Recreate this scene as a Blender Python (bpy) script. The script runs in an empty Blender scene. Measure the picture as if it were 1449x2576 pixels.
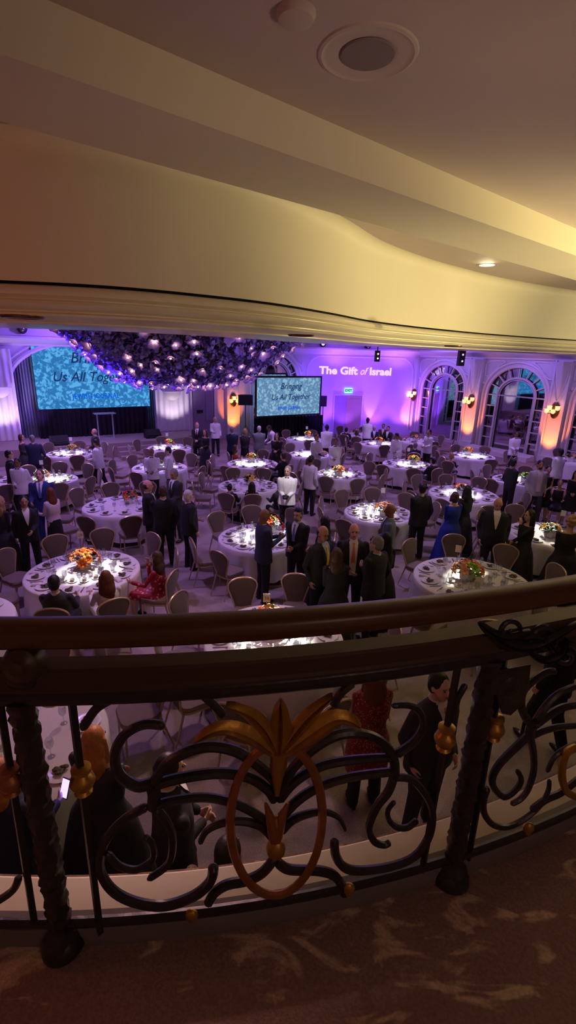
import bpy, math, random
from mathutils import Vector, Matrix
R=math.radians; pi=math.pi; sin=math.sin; cos=math.cos
rnd=random.Random(7)
sc=bpy.context.scene; COL=sc.collection
# ---------------------------------------------------------------- camera
F=1215.0; TH=R(18.1); RO=R(1.6); EYE=4.4
_f=Vector((0,cos(TH),-sin(TH))); _r0=Vector((1,0,0)); _u0=Vector((0,sin(TH),cos(TH)))
_r=_r0*cos(RO)+_u0*sin(RO); _u=_u0*cos(RO)-_r0*sin(RO)
CAMP=Vector((0,0,EYE))
def ray(px,py): return _f*F+_r*(px-724.5)+_u*(1288-py)
def at(px,py,z):
    d=ray(px,py); t=(z-EYE)/d.z; return CAMP+d*t
cam=bpy.data.cameras.new('camera'); co=bpy.data.objects.new('camera',cam); COL.objects.link(co)
cam.sensor_fit='VERTICAL'; cam.sensor_height=24; cam.sensor_width=24; cam.lens=F/2576*24
cam.clip_start=.05; cam.clip_end=200
mw=Matrix((( _r.x,_u.x,-_f.x,0),(_r.y,_u.y,-_f.y,0),(_r.z,_u.z,-_f.z,EYE),(0,0,0,1)))
co.matrix_world=mw; sc.camera=co
# ---------------------------------------------------------------- materials
def nmat(name):
    m=bpy.data.materials.new(name); m.use_nodes=True; nt=m.node_tree; b=nt.nodes['Principled BSDF']; return m,nt,b
def mat(name,col,rough=.6,metal=0,var=.12,scale=8,bump=0,spec=.4,emit=None,es=0,sheen=0,alpha=1):
    m,nt,b=nmat(name); N=nt.nodes; L=nt.links
    tc=N.new('ShaderNodeTexCoord'); nz=N.new('ShaderNodeTexNoise'); nz.inputs['Scale'].default_value=scale; nz.inputs['Detail'].default_value=4
    L.new(tc.outputs['Object'],nz.inputs['Vector'])
    mx=N.new('ShaderNodeMix'); mx.data_type='RGBA'
    c=list(col)+[1] if len(col)==3 else list(col)
    mx.inputs[6].default_value=[min(1,x*(1-var)) for x in c[:3]]+[1]; mx.inputs[7].default_value=[min(1,x*(1+var)) for x in c[:3]]+[1]
    L.new(nz.outputs[0],mx.inputs[0]); L.new(mx.outputs[2],b.inputs['Base Color'])
    b.inputs['Roughness'].default_value=rough; b.inputs['Metallic'].default_value=metal; b.inputs['Specular IOR Level'].default_value=spec
    if sheen: b.inputs['Sheen Weight'].default_value=sheen
    if emit: b.inputs['Emission Color'].default_value=list(emit)+[1]; b.inputs['Emission Strength'].default_value=es
    if bump:
        bp=N.new('ShaderNodeBump'); bp.inputs['Strength'].default_value=bump; bp.inputs['Distance'].default_value=.01
        L.new(nz.outputs[0],bp.inputs['Height']); L.new(bp.outputs[0],b.inputs['Normal'])
    return m
def emat(name,col,st):
    m=bpy.data.materials.new(name); m.use_nodes=True; nt=m.node_tree; nt.nodes.clear()
    e=nt.nodes.new('ShaderNodeEmission'); e.inputs[0].default_value=list(col)+[1]; e.inputs[1].default_value=st
    o=nt.nodes.new('ShaderNodeOutputMaterial'); nt.links.new(e.outputs[0],o.inputs[0]); return m
MT={}
def setup_mats():
    g=MT
    g['cream']=mat('cream_paint',(.74,.69,.55),.55,var=.03,scale=2)
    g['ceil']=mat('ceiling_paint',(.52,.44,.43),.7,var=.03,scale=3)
    g['cornice']=mat('cornice_gloss_paint',(.74,.68,.52),.28,var=.04,scale=3,spec=.6)
    g['wall']=mat('hall_wall_paint',(.66,.62,.66),.6,var=.04,scale=2)
    g['trim']=mat('hall_trim_paint',(.78,.74,.76),.45,var=.04,scale=3)
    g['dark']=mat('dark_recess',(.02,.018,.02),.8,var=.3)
    g['slot']=mat('black_slot',(.006,.006,.007),.9,var=.4,scale=60)
    g['bronze']=mat('bronze',(.23,.12,.05),.35,1,var=.2,scale=20)
    g['iron']=mat('dark_iron',(.035,.031,.034),.36,.3,var=.4,scale=30,bump=.3,spec=.6)
    g['gold']=mat('antique_gold',(.52,.29,.05),.42,.75,var=.35,scale=25,bump=.35)
    g['rust']=mat('copper_red_gold',(.4,.16,.06),.42,.6,var=.4,scale=25,bump=.35)
    g['wood']=mat('handrail_wood',(.10,.042,.014),.32,0,var=.35,scale=6,spec=.5)
    g['cloth']=mat('white_tablecloth',(.8,.78,.78),.75,var=.04,scale=6,bump=.1)
    g['taupe']=mat('taupe_chair_fabric',(.13,.095,.08),.8,var=.2,scale=90,bump=.2,sheen=.3)
    g['seatfab']=mat('chair_seat_fabric',(.2,.155,.135),.8,var=.15,scale=60,bump=.15)
    g['champ']=mat('champagne_metal',(.6,.46,.28),.35,.6,var=.1,scale=12)
    g['china']=mat('white_china',(.85,.84,.82),.18,var=.02,spec=.6)
    g['salad']=mat('salad_food',(.10,.085,.035),.6,var=.9,scale=45,bump=.6)
    g['steel']=mat('steel',(.3,.28,.3),.3,1,var=.1)
    g['card']=mat('white_card',(.85,.85,.86),.6,var=.02)
    g['ink']=mat('grey_ink',(.12,.12,.14),.7)
    g['leaf']=mat('green_leaf',(.06,.2,.035),.5,var=.5,scale=20)
    g['darkleaf']=mat('dark_leaf',(.03,.05,.03),.5,var=.5,scale=20)
    for n,c in dict(orange=(.85,.2,.03),peach=(.95,.45,.22),yellow=(.9,.55,.08),red=(.55,.03,.02),white=(.85,.8,.72),rust=(.35,.12,.04),green=(.25,.45,.03)).items():
        g['fl_'+n]=mat(n+'_petal',c,.5,var=.25,scale=15)
    g['blackcloth']=mat('black_drape',(.012,.011,.014),.85,var=.3,scale=5,bump=.2)
    g['curtain']=mat('grey_blue_curtain',(.33,.36,.42),.7,var=.15,scale=4)
    g['whitedrape']=mat('white_drape',(.85,.82,.86),.7,var=.04,scale=4)
    g['speaker']=mat('black_speaker_shell',(.014,.014,.016),.5,var=.2)
    g['plastic']=mat('speaker_grille',(.02,.02,.022),.8,var=.5,scale=200,bump=.4)
    g['doorp']=mat('door_paint',(.3,.24,.34),.5,var=.05)
    g['khaki']=mat('khaki_door_paint',(.36,.30,.20),.5,var=.08)
    g['stage']=mat('stage_carpet',(.36,.28,.27),.9,var=.15,scale=30,bump=.2)
    # mirror
    m,nt,b=nmat('mirror_glass'); b.inputs['Base Color'].default_value=(.62,.62,.66,1); b.inputs['Metallic'].default_value=1; b.inputs['Roughness'].default_value=.03
    nz=nt.nodes.new('ShaderNodeTexNoise'); nz.inputs['Scale'].default_value=.8; bp=nt.nodes.new('ShaderNodeBump'); bp.inputs['Strength'].default_value=.03
    nt.links.new(nz.outputs[0],bp.inputs['Height']); nt.links.new(bp.outputs[0],b.inputs['Normal']); g['mirror']=m
    # thin glass
    m=bpy.data.materials.new('drinking_glass'); m.use_nodes=True; nt=m.node_tree; nt.nodes.clear(); N=nt.nodes; L=nt.links
    t=N.new('ShaderNodeBsdfTransparent'); t.inputs[0].default_value=(.93,.94,.96,1); gl=N.new('ShaderNodeBsdfGlossy'); gl.inputs['Roughness'].default_value=.12
    lw=N.new('ShaderNodeLayerWeight'); lw.inputs[0].default_value=.35; mp=N.new('ShaderNodeMapRange'); mp.inputs[3].default_value=.12; mp.inputs[4].default_value=.5
    L.new(lw.outputs['Facing'],mp.inputs[0]); mx=N.new('ShaderNodeMixShader'); L.new(mp.outputs[0],mx.inputs[0]); L.new(t.outputs[0],mx.inputs[1]); L.new(gl.outputs[0],mx.inputs[2])
    o=N.new('ShaderNodeOutputMaterial'); L.new(mx.outputs[0],o.inputs[0]); g['glass']=m
    # clear acrylic
    m,nt,b=nmat('clear_acrylic'); b.inputs['Base Color'].default_value=(.75,.8,.9,1); b.inputs['Alpha'].default_value=.35; b.inputs['Roughness'].default_value=.1; g['acrylic']=m
    # chandelier petals
    m,nt,b=nmat('violet_glass_petal'); b.inputs['Base Color'].default_value=(.4,.28,.72,1); b.inputs['Roughness'].default_value=.3
    b.inputs['Subsurface Weight'].default_value=0; N=nt.nodes; L=nt.links
    tr=N.new('ShaderNodeBsdfTranslucent'); tr.inputs[0].default_value=(.45,.3,.72,1); mx=N.new('ShaderNodeMixShader'); mx.inputs[0].default_value=.5
    out=[n for n in N if n.type=='OUTPUT_MATERIAL'][0]; L.new(b.outputs[0],mx.inputs[1]); L.new(tr.outputs[0],mx.inputs[2]); L.new(mx.outputs[0],out.inputs[0]); g['petal']=m
    g['petal2']=mat('dusky_petal',(.15,.11,.3),.45,var=.6,scale=3)
    g['bulb']=emat('warm_bulb',(1,.58,.33),26)
    g['bulb2']=emat('warm_globe_bulb',(1,.55,.25),7)
    g['dlight']=emat('downlight_glow',(1,.86,.5),5)
    g['led']=emat('led_spot',(.7,.75,1),10)
    # carpets
    def carpet(name,c1,c2,c3,s1,s2,thr,rot=0):
        m,nt,b=nmat(name); N=nt.nodes; L=nt.links; tc=N.new('ShaderNodeTexCoord')
        mp=N.new('ShaderNodeMapping'); mp.inputs['Rotation'].default_value=(0,0,rot); mp.inputs['Scale'].default_value=(1,2.3 if rot else 1,1); L.new(tc.outputs['Object'],mp.inputs[0])
        nz=N.new('ShaderNodeTexNoise'); nz.inputs['Scale'].default_value=s1; nz.inputs['Detail'].default_value=3; nz.inputs['Distortion'].default_value=1.4; L.new(mp.outputs[0],nz.inputs[0])
        cr=N.new('ShaderNodeValToRGB'); cr.color_ramp.elements[0].position=thr; cr.color_ramp.elements[0].color=c1+(1,); cr.color_ramp.elements[1].position=thr+.1; cr.color_ramp.elements[1].color=c2+(1,)
        L.new(nz.outputs[0],cr.inputs[0]); n2=N.new('ShaderNodeTexNoise'); n2.inputs['Scale'].default_value=s2; n2.inputs['Detail'].default_value=6; L.new(tc.outputs['Object'],n2.inputs[0])
        mx=N.new('ShaderNodeMix'); mx.data_type='RGBA'; mx.blend_type='MULTIPLY'; mx.inputs[0].default_value=.5; L.new(cr.outputs[0],mx.inputs[6]); mx.inputs[7].default_value=c3+(1,)
        c4=N.new('ShaderNodeValToRGB'); c4.color_ramp.elements[0].color=(.45,.45,.45,1); c4.color_ramp.elements[0].position=.35; c4.color_ramp.elements[1].color=(1,1,1,1); c4.color_ramp.elements[1].position=.65
        L.new(n2.outputs[0],c4.inputs[0]); L.new(c4.outputs[0],mx.inputs[7]); L.new(mx.outputs[2],b.inputs['Base Color'])
        b.inputs['Roughness'].default_value=.95; b.inputs['Specular IOR Level'].default_value=.1
        bp=N.new('ShaderNodeBump'); bp.inputs['Strength'].default_value=.4; bp.inputs['Distance'].default_value=.01; L.new(n2.outputs[0],bp.inputs['Height']); L.new(bp.outputs[0],b.inputs['Normal'])
        return m
    g['carpet']=carpet('ballroom_carpet',(.33,.27,.26),(.42,.35,.33),(1,1,1),1.1,70,.45)
    g['bcarpet']=carpet('balcony_carpet',(.36,.24,.19),(.78,.62,.4),(1,1,1),4.5,120,.56,.6)  # carpet pattern; its pale leaf patches also paint in light through the scrollwork
# ---------------------------------------------------------------- mesh helper
class M:
    def __init__(s): s.v=[]; s.f=[]
    def add(s,vs,fs):
        o=len(s.v); s.v+= [tuple(v) for v in vs]; s.f+= [tuple(i+o for i in f) for f in fs]
    def box(s,c,d,rz=0,tap=1):
        cx,cy,cz=c; x,y,z=d[0]/2,d[1]/2,d[2]/2; vs=[]
        for k in(-1,1):
            t=tap if k>0 else 1
            for a,b in((-1,-1),(1,-1),(1,1),(-1,1)):
                X,Y=a*x*t,b*y*t; vs.append((cx+X*cos(rz)-Y*sin(rz),cy+X*sin(rz)+Y*cos(rz),cz+k*z))
        s.add(vs,[(3,2,1,0),(4,5,6,7),(0,1,5,4),(1,2,6,5),(2,3,7,6),(3,0,4,7)])
    def obox(s,c,ax,ay,az):
        c=Vector(c); vs=[]
        for k in(-1,1):
            for a,b in((-1,-1),(1,-1),(1,1),(-1,1)): vs.append(c+Vector(ax)*a+Vector(ay)*b+Vector(az)*k)
        s.add(vs,[(3,2,1,0),(4,5,6,7),(0,1,5,4),(1,2,6,5),(2,3,7,6),(3,0,4,7)])
    def loft(s,rings,cap=True,closed=False):
        n=len(rings[0]); vs=[p for r in rings for p in r]; fs=[]
        m=len(rings)
        for i in range(m if closed else m-1):
            j=(i+1)%m
            for k in range(n): fs.append((i*n+k,i*n+(k+1)%n,j*n+(k+1)%n,j*n+k))
        if cap and not closed: fs.append(tuple(range(n-1,-1,-1))); fs.append(tuple((m-1)*n+k for k in range(n)))
        s.add(vs,fs)
    def grid(s,rows,closed=False):
        n=len(rows[0]); fs=[]
        for i in range(len(rows)-1):
            for k in range(n if closed else n-1): fs.append((i*n+k,i*n+(k+1)%n,(i+1)*n+(k+1)%n,(i+1)*n+k))
        s.add([p for r in rows for p in r],fs)
    def tube(s,path,rad,seg=8,closed=False,flat=1,up=None):
        P=[Vector(p) for p in path]; n=len(P); rings=[]; pn=None
        for i in range(n):
            a=P[i-1] if (i or closed) else P[0]; b=P[(i+1)%n] if (i<n-1 or closed) else P[-1]
            t=(b-a).normalized() if (b-a).length>1e-9 else Vector((0,0,1))
            if pn is None:
                u=Vector(up) if up else (Vector((0,0,1)) if abs(t.z)<.9 else Vector((1,0,0)))
                nn=(u-t*u.dot(t)).normalized()
            else:
                u=Vector(up) if up and abs(t.dot(Vector(up).normalized()))<.9 else pn
                nn=(u-t*u.dot(t)).normalized()
            pn=nn; bb=t.cross(nn); r=rad[i] if isinstance(rad,(list,tuple)) else rad
            rings.append([P[i]+nn*cos(2*pi*k/seg)*r+bb*sin(2*pi*k/seg)*r*flat for k in range(seg)])
        s.loft(rings,closed=closed)
    def lathe(s,prof,c=(0,0,0),seg=16,cap=True):
        s.loft([[(c[0]+r*cos(2*pi*k/seg),c[1]+r*sin(2*pi*k/seg),c[2]+z) for k in range(seg)] for r,z in prof],cap)
    def ell(s,c,r,seg=12,rings=8,f=None):
        pr=[]
        for i in range(rings+1):
            a=-pi/2+pi*i/rings; a=max(min(a,pi/2-.06),-pi/2+.06)
            ring=[]
            for k in range(seg):
                p=Vector((c[0]+r[0]*cos(a)*cos(2*pi*k/seg),c[1]+r[1]*cos(a)*sin(2*pi*k/seg),c[2]+r[2]*sin(a)))
                ring.append(f(p) if f else p)
            pr.append(ring)
        s.loft(pr)
    def cap(s,a,b,ra,rb,seg=10):
        a=Vector(a); b=Vector(b); d=(b-a); 
        if d.length<1e-6: d=Vector((0,0,1e-3))
        d.normalize(); u=Vector((0,0,1)) if abs(d.z)<.9 else Vector((1,0,0)); n=(u-d*u.dot(d)).normalized(); q=d.cross(n); rings=[]
        for c,r,sg,ang in((a,ra,-1,(1.45,1.0,.5,0)),(b,rb,1,(0,.5,1.0,1.45))):
            for x in ang: rings.append([c+d*(sg*r*sin(x))+(n*cos(2*pi*k/seg)+q*sin(2*pi*k/seg))*(r*cos(x)) for k in range(seg)])
        s.loft(rings)
    def mesh(s,name,m,smooth=True):
        me=bpy.data.meshes.new(name); me.from_pydata(s.v,[],s.f)
        if m: me.materials.append(MT[m] if isinstance(m,str) else m)
        if smooth: me.polygons.foreach_set('use_smooth',[True]*len(me.polygons)); 
        return me
def autosm(me,ang=35):
    try: me.set_sharp_from_angle(angle=R(ang))
    except Exception: pass
def obj(name,m,material,parent=None,smooth=True,loc=None,rz=0,ang=40):
    me=m.mesh(name,material,smooth) if isinstance(m,M) else m
    if smooth and isinstance(m,M): autosm(me,ang)
    o=bpy.data.objects.new(name,me); COL.objects.link(o)
    if parent: o.parent=parent
    if loc is not None: o.location=loc
    if rz: o.rotation_euler.z=rz
    return o
def thing(name,label,cat,loc=(0,0,0),rz=0,group=None):
    o=bpy.data.objects.new(name,None); o.empty_display_size=.1; COL.objects.link(o); o.location=loc; o.rotation_euler.z=rz
    return tag(o,label,cat,group)
def tag(o,label,cat,group=None,kind=None):
    if label: o['label']=label
    if cat: o['category']=cat
    if group: o['group']=group
    if kind: o['kind']=kind
    return o
def struct(name,m,material,smooth=False,ang=40):
    o=obj(name,m,material,smooth=smooth,ang=ang); o['kind']='structure'; return o
def dup(root,loc,rz=0,label=None,group=None,skip=0):
    kids=[c for c in root.children]
    r=root.copy(); COL.objects.link(r); r.location=loc; r.rotation_euler=(0,0,rz)
    if label: r['label']=label
    if group: r['group']=group
    for ch in kids:
        c=ch.copy(); COL.objects.link(c); c.parent=r
        for g in ch.children: d=g.copy(); COL.objects.link(d); d.parent=c
    return r
def interp(pts,n):
    """catmull-rom through pts -> n samples per span"""
    P=[Vector(p) for p in pts]; out=[]
    for i in range(len(P)-1):
        p0=P[max(i-1,0)]; p1=P[i]; p2=P[i+1]; p3=P[min(i+2,len(P)-1)]
        for k in range(n):
            t=k/n; out.append(.5*((2*p1)+(p2-p0)*t+(2*p0-5*p1+4*p2-p3)*t*t+(3*p1-p0-3*p2+p3)*t*t*t))
    out.append(P[-1]); return out
def text_mesh(name,body,size,material,parent,mtx,shear=0,bold=0,ext=.004,align='CENTER',sx=1,spacing=1):
    cu=bpy.data.curves.new(name,'FONT'); cu.body=body; cu.size=size; cu.shear=shear; cu.offset=bold; cu.extrude=ext; cu.align_x=align; cu.space_character=spacing; cu.resolution_u=4
    t=bpy.data.objects.new(name,cu); COL.objects.link(t); dg=bpy.context.evaluated_depsgraph_get(); me=bpy.data.meshes.new_from_object(t.evaluated_get(dg))
    bpy.data.objects.remove(t); me.materials.clear(); me.materials.append(MT[material] if isinstance(material,str) else material)
    if sx!=1:
        for v in me.vertices: v.co.x*=sx
    o=bpy.data.objects.new(name,me); COL.objects.link(o); o.matrix_local=mtx
    if parent: o.parent=parent
    return o
setup_mats()
# ---------------------------------------------------------------- ballroom shell
A=Vector((.5,28.4,0)); B=Vector((7.3,28.9,0))
DS=Vector((-cos(R(32.5)),-sin(R(32.5)),0)); DD=(B-A).normalized(); DW=Vector((.547,-.837,0)).normalized()
class Wall:
    def __init__(s,o,d): s.o=o; s.d=d; s.n=Vector((-d.y,d.x,0)); s.n= s.n if s.n.dot(-o)>0 else -s.n
    def P(s,t,z,off=0): p=s.o+s.d*t+s.n*off; p.z=z; return p
    def hit(s,px,py,off=0):
        r=ray(px,py); k=((s.o+s.n*off-CAMP).dot(s.n))/r.dot(s.n); p=CAMP+r*k; q=p-s.o; return (q.dot(s.d),p.z)
    def mtx(s,t,z,off):  # text basis, x to the right as seen from the room
        x=s.n.cross(Vector((0,0,1))); x=-x
        return Matrix.Translation(s.P(t,z,off))@Matrix((x,Vector((0,0,1)),s.n)).transposed().to_4x4()
SW=Wall(A,DS); DWl=Wall(A,DD); WW=Wall(B,DW)
S=SW.P(21,0); W2=WW.P(33,0)
FLOOR=[S,A,B,W2,Vector((20,-3,0)),Vector((-8,-3,0))]
def poly(name,pts,z,m,flip=False,kind=True,th=0):
    q=M(); n=len(pts)
    q.add([(p[0],p[1],z) for p in pts],[tuple(range(n)) if flip else tuple(reversed(range(n)))])
    if th:
        q.add([(p[0],p[1],z-th) for p in pts],[tuple(range(n))])
        for i in range(n):
            j=(i+1)%n; q.add([(pts[i][0],pts[i][1],z),(pts[j][0],pts[j][1],z),(pts[j][0],pts[j][1],z-th),(pts[i][0],pts[i][1],z-th)],[(0,1,2,3)])
    return struct(name,q,m)
poly('floor',FLOOR,0,'carpet')
HT=6.3
poly('ceiling',FLOOR,HT,'wall')
STZ=.6
# arch opening wall generator
def archwall(name,w,t0,t1,openings,top=HT,m='wall',z0=0):
    """openings: (a,b,spring,rise,base); wall strips around elliptical arches"""
    q=M(); ts=[t0,t1]
    for a,b,sp,ri,ba in openings: ts+=[a+(b-a)*.5*(1-cos(pi*k/28)) for k in range(29)]
    ts=sorted(set(round(t,4) for t in ts)); 
    def zt(t,o):
        a,b,sp,ri,ba=o; x=(t-(a+b)/2)/((b-a)/2); return sp+ri*math.sqrt(max(0,1-x*x))
    for i in range(len(ts)-1):
        u,v=ts[i],ts[i+1]; mid=(u+v)/2; o=[o for o in openings if o[0]<mid<o[1]]
        if not o: q.add([w.P(u,z0),w.P(v,z0),w.P(v,top),w.P(u,top)],[(0,1,2,3)])
        else:
            o=o[0]; q.add([w.P(u,zt(u,o)),w.P(v,zt(v,o)),w.P(v,top),w.P(u,top)],[(0,1,2,3)])
            if o[4]>z0: q.add([w.P(u,z0),w.P(v,z0),w.P(v,o[4]),w.P(u,o[4])],[(0,1,2,3)])
            q.add([w.P(u,zt(u,o)),w.P(v,zt(v,o)),w.P(v,zt(v,o),-1.2 if name=='wall_stage' else -.25),w.P(u,zt(u,o),-1.2 if name=='wall_stage' else -.25)],[(0,1,2,3)])
    for a,b,sp,ri,ba in openings:
        dp=-1.2 if name=='wall_stage' else -.25
        for t in(a,b): q.add([w.P(t,ba),w.P(t,sp),w.P(t,sp,dp),w.P(t,ba,dp)],[(0,1,2,3)])
        q.add([w.P(a-.1,ba-.1,dp),w.P(b+.1,ba-.1,dp),w.P(b+.1,sp+ri+.1,dp),w.P(a-.1,sp+ri+.1,dp)],[(0,1,2,3)])
    return struct(name,q,m)
def archpts(w,a,b,sp,ri,ba,off,n=24):
    c=(a+b)/2; h=(b-a)/2
    return [w.P(a,ba,off)]+[w.P(c-h*cos(pi*k/n),sp+ri*sin(pi*k/n),off) for k in range(n+1)]+[w.P(b,ba,off)]
# stage wall: alcove between pixel columns 40 and 388
aR,_=SW.hit(388,1000); aL,_=SW.hit(38,1000); _,azt=SW.hit(210,868)
mR,_=SW.hit(596,1000); mL,_=SW.hit(664,1000)
mo=(.15,3.05,2.9,1.5,.0)
archwall('wall_stage',SW,0,21,[(aR,aL,azt-1.5,1.5,STZ),mo])
archwall('wall_door',DWl,0,(B-A).length,[])
# window wall bays
P0=4.6; cols=[(0,.55)]; bays=[]
c2L=WW.hit(1163,1110)[0]; c2R=WW.hit(1194,1110)[0]; c3L=WW.hit(1362,1140)[0]; c3R=WW.hit(1404,1140)[0]; c1R=WW.hit(1040,1085)[0]
step=c3L-c2L
cols=[(max(0,c1R-.6),c1R),(c2L,c2R),(c3L,c3R),(c3L+step,c3R+step),(c3L+2*step,c3R+2*step)]
print('cols',cols,'stage',aR,aL,azt,mR,mL)
ARZ=4.12; SPR=2.75
ops=[]
for i in range(4): ops.append((cols[i][1]+.28,cols[i+1][0]-.28,SPR,ARZ-SPR,.12))
archwall('wall_window',WW,0,33,ops)
q=M(); q.add([S,Vector((-8,-3,0)),Vector((-8,-3,HT)),Vector((S.x,S.y,HT))],[(0,1,2,3)]); struct('wall_left',q,'wall')
q=M(); q.add([(-8,-3,0),(20,-3,0),(20,-3,HT),(-8,-3,HT)],[(0,1,2,3)]); struct('wall_back',q,'cream')
q=M(); q.add([W2,Vector((20,-3,0)),Vector((20,-3,HT)),Vector((W2.x,W2.y,HT))],[(0,1,2,3)]); struct('wall_right',q,'wall')
# crown moulding around far walls
def sweep(name,pts,prof,m,smooth=True,nsign=1,ang=40):
    """prof: (offset towards normal, z)"""
    q=M(); rows=[]; n=len(pts); P=[Vector(p) for p in pts]
    for i in range(n):
        a=P[max(i-1,0)]; b=P[min(i+1,n-1)]; d1=(P[i]-a); d2=(b-P[i])
        d=(d1.normalized() if d1.length>1e-6 else Vector())+(d2.normalized() if d2.length>1e-6 else Vector()); d.normalize()
        nn=Vector((d.y,-d.x,0))*nsign; dd=d2 if d2.length>1e-6 else d1; dd.normalize(); k=1/max(.5,nn.dot(Vector((dd.y,-dd.x,0))*nsign))
        rows.append([ (P[i].x+nn.x*o*k,P[i].y+nn.y*o*k,z) for o,z in prof])
    q.grid(rows); return q
crown=[(0,4.42),(.12,4.45),(.14,4.52),(.3,4.56),(.45,4.68),(.5,4.72),(.5,4.8),(.2,4.84),(.2,5.6),(.35,5.65),(.4,5.75),(.0,5.8)]
struct('trim_1',sweep('c',[SW.P(21,0),A,B,WW.P(33,0)],crown,'trim'),'trim',True)
# stage platform
e0=at(10,1126,STZ); e1=at(330,1114,STZ)
off0=(e0-SW.o).dot(SW.n); off1=(e1-SW.o).dot(SW.n); print('stage off',off0,off1)
so=2.5
tR=SW.hit(470,1080)[0]
q=M(); stp=[SW.P(20.8,0,.02),SW.P(20.8,0,so),SW.P(tR+1.6,0,so),SW.P(tR+.4,0,so-.7),SW.P(tR,0,so-1.6),SW.P(tR,0,0.02)]
n=len(stp); q.add([(p.x,p.y,0.01) for p in stp]+[(p.x,p.y,STZ) for p in stp],[tuple(range(n,2*n))]+[(i,(i+1)%n,n+(i+1)%n,n+i) for i in range(n)])
tag(obj('stage_platform',q,'stage',smooth=False),'low carpeted stage platform running below the big screen on the left','stage')
q=M(); q.obox(SW.P((aR+aL)/2,.3,-.59),SW.d*((aL-aR)/2-.002),SW.n*.6,Vector((0,0,STZ/2))); struct('trim_70',q,'stage')
# steps at stage front
q=M()
for k in range(3):
    c=SW.P(tR+3.2,.1*(1)+.0,so+.15+.28*(2-k)); h=.15*(k+1)
    q.obox((c.x,c.y,h/2+.003),SW.d*.9,SW.n*.138,(0,0,h/2))
tag(obj('stage_steps',q,'stage',smooth=False),'carpeted steps in front of the stage beside the podium','steps')
# alcove curtains
def curtain(name,w,t0,t1,z0,z1,off,m,label,cat='curtain',folds=9,amp=.06,parent=None,drop=0,group=None):
    q=M(); rows=[]; n=folds*8
    for j in range(8):
        z=z0+(z1-z0)*j/7; k=1+.5*(1-j/7)
        rows.append([w.P(t0+(t1-t0)*i/n,z,off+amp*k*sin(i/8*2*pi)+amp*.3*sin(i*.9+j*.15)) for i in range(n+1)])
    rows2=[[p-w.n*.012 for p in r] for r in rows]
    q.grid(rows); q.grid(rows2)
    o=obj(name,q,m,parent)
    if label: tag(o,label,cat,group)
    return o
tcl=SW.hit(76,1000)[0]
curtain('stage_curtain',SW,SW.hit(92,1000)[0],aL-.05,STZ+.01,azt-.35,-.25,'curtain','grey blue floor-length curtain at the left edge of the stage screen','curtain',7,.09)
curtain('stage_curtain',SW,aR+.05,SW.hit(360,1000)[0],STZ+.01,azt-.35,-.25,'curtain','grey blue floor-length curtain at the right edge of the stage screen','curtain',5,.09)
# ---- screens
def screen_mat(name,dark):
    m=bpy.data.materials.new(name); m.use_nodes=True; nt=m.node_tree; nt.nodes.clear(); N=nt.nodes; L=nt.links
    tc=N.new('ShaderNodeTexCoord'); n1=N.new('ShaderNodeTexNoise'); n1.inputs['Scale'].default_value=dark[4]; n1.inputs['Detail'].default_value=1.5; n1.inputs['Distortion'].default_value=1.1; L.new(tc.outputs['Object'],n1.inputs[0])
    vo=N.new('ShaderNodeTexVoronoi'); vo.inputs['Scale'].default_value=dark[4]*1.1; L.new(tc.outputs['Object'],vo.inputs[0])
    su=N.new('ShaderNodeMath'); su.operation='MULTIPLY_ADD'; L.new(vo.outputs[0],su.inputs[0]); su.inputs[1].default_value=-.35; L.new(n1.outputs[0],su.inputs[2])
    cr=N.new('ShaderNodeValToRGB'); e=cr.color_ramp.elements; e[0].position=.27; e[0].color=dark[2]+(1,); e[1].position=.47; e[1].color=dark[0]+(1,)
    for p_ in(.33,.36): x=e.new(p_); x.color=dark[1]+(1,)
    x=e.new(.40); x.color=dark[0]+(1,)
    L.new(su.outputs[0],cr.inputs[0]); em=N.new('ShaderNodeEmission'); L.new(cr.outputs[0],em.inputs[0]); em.inputs[1].default_value=dark[3]
    o=N.new('ShaderNodeOutputMaterial'); L.new(em.outputs[0],o.inputs[0]); return m
MT['scr1']=screen_mat('crowd_image_blue',((.10,.38,.76),(.05,.26,.58),(.025,.16,.42),1.1,5.2))
MT['scr2']=screen_mat('crowd_image_pale',((.25,.42,.58),(.15,.30,.47),(.1,.22,.39),1.1,5.5))
MT['txdark']=emat('screen_text_navy',(.012,.03,.12),1); MT['txblue']=emat('screen_text_blue',(.0,.09,.62),1.1)
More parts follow.
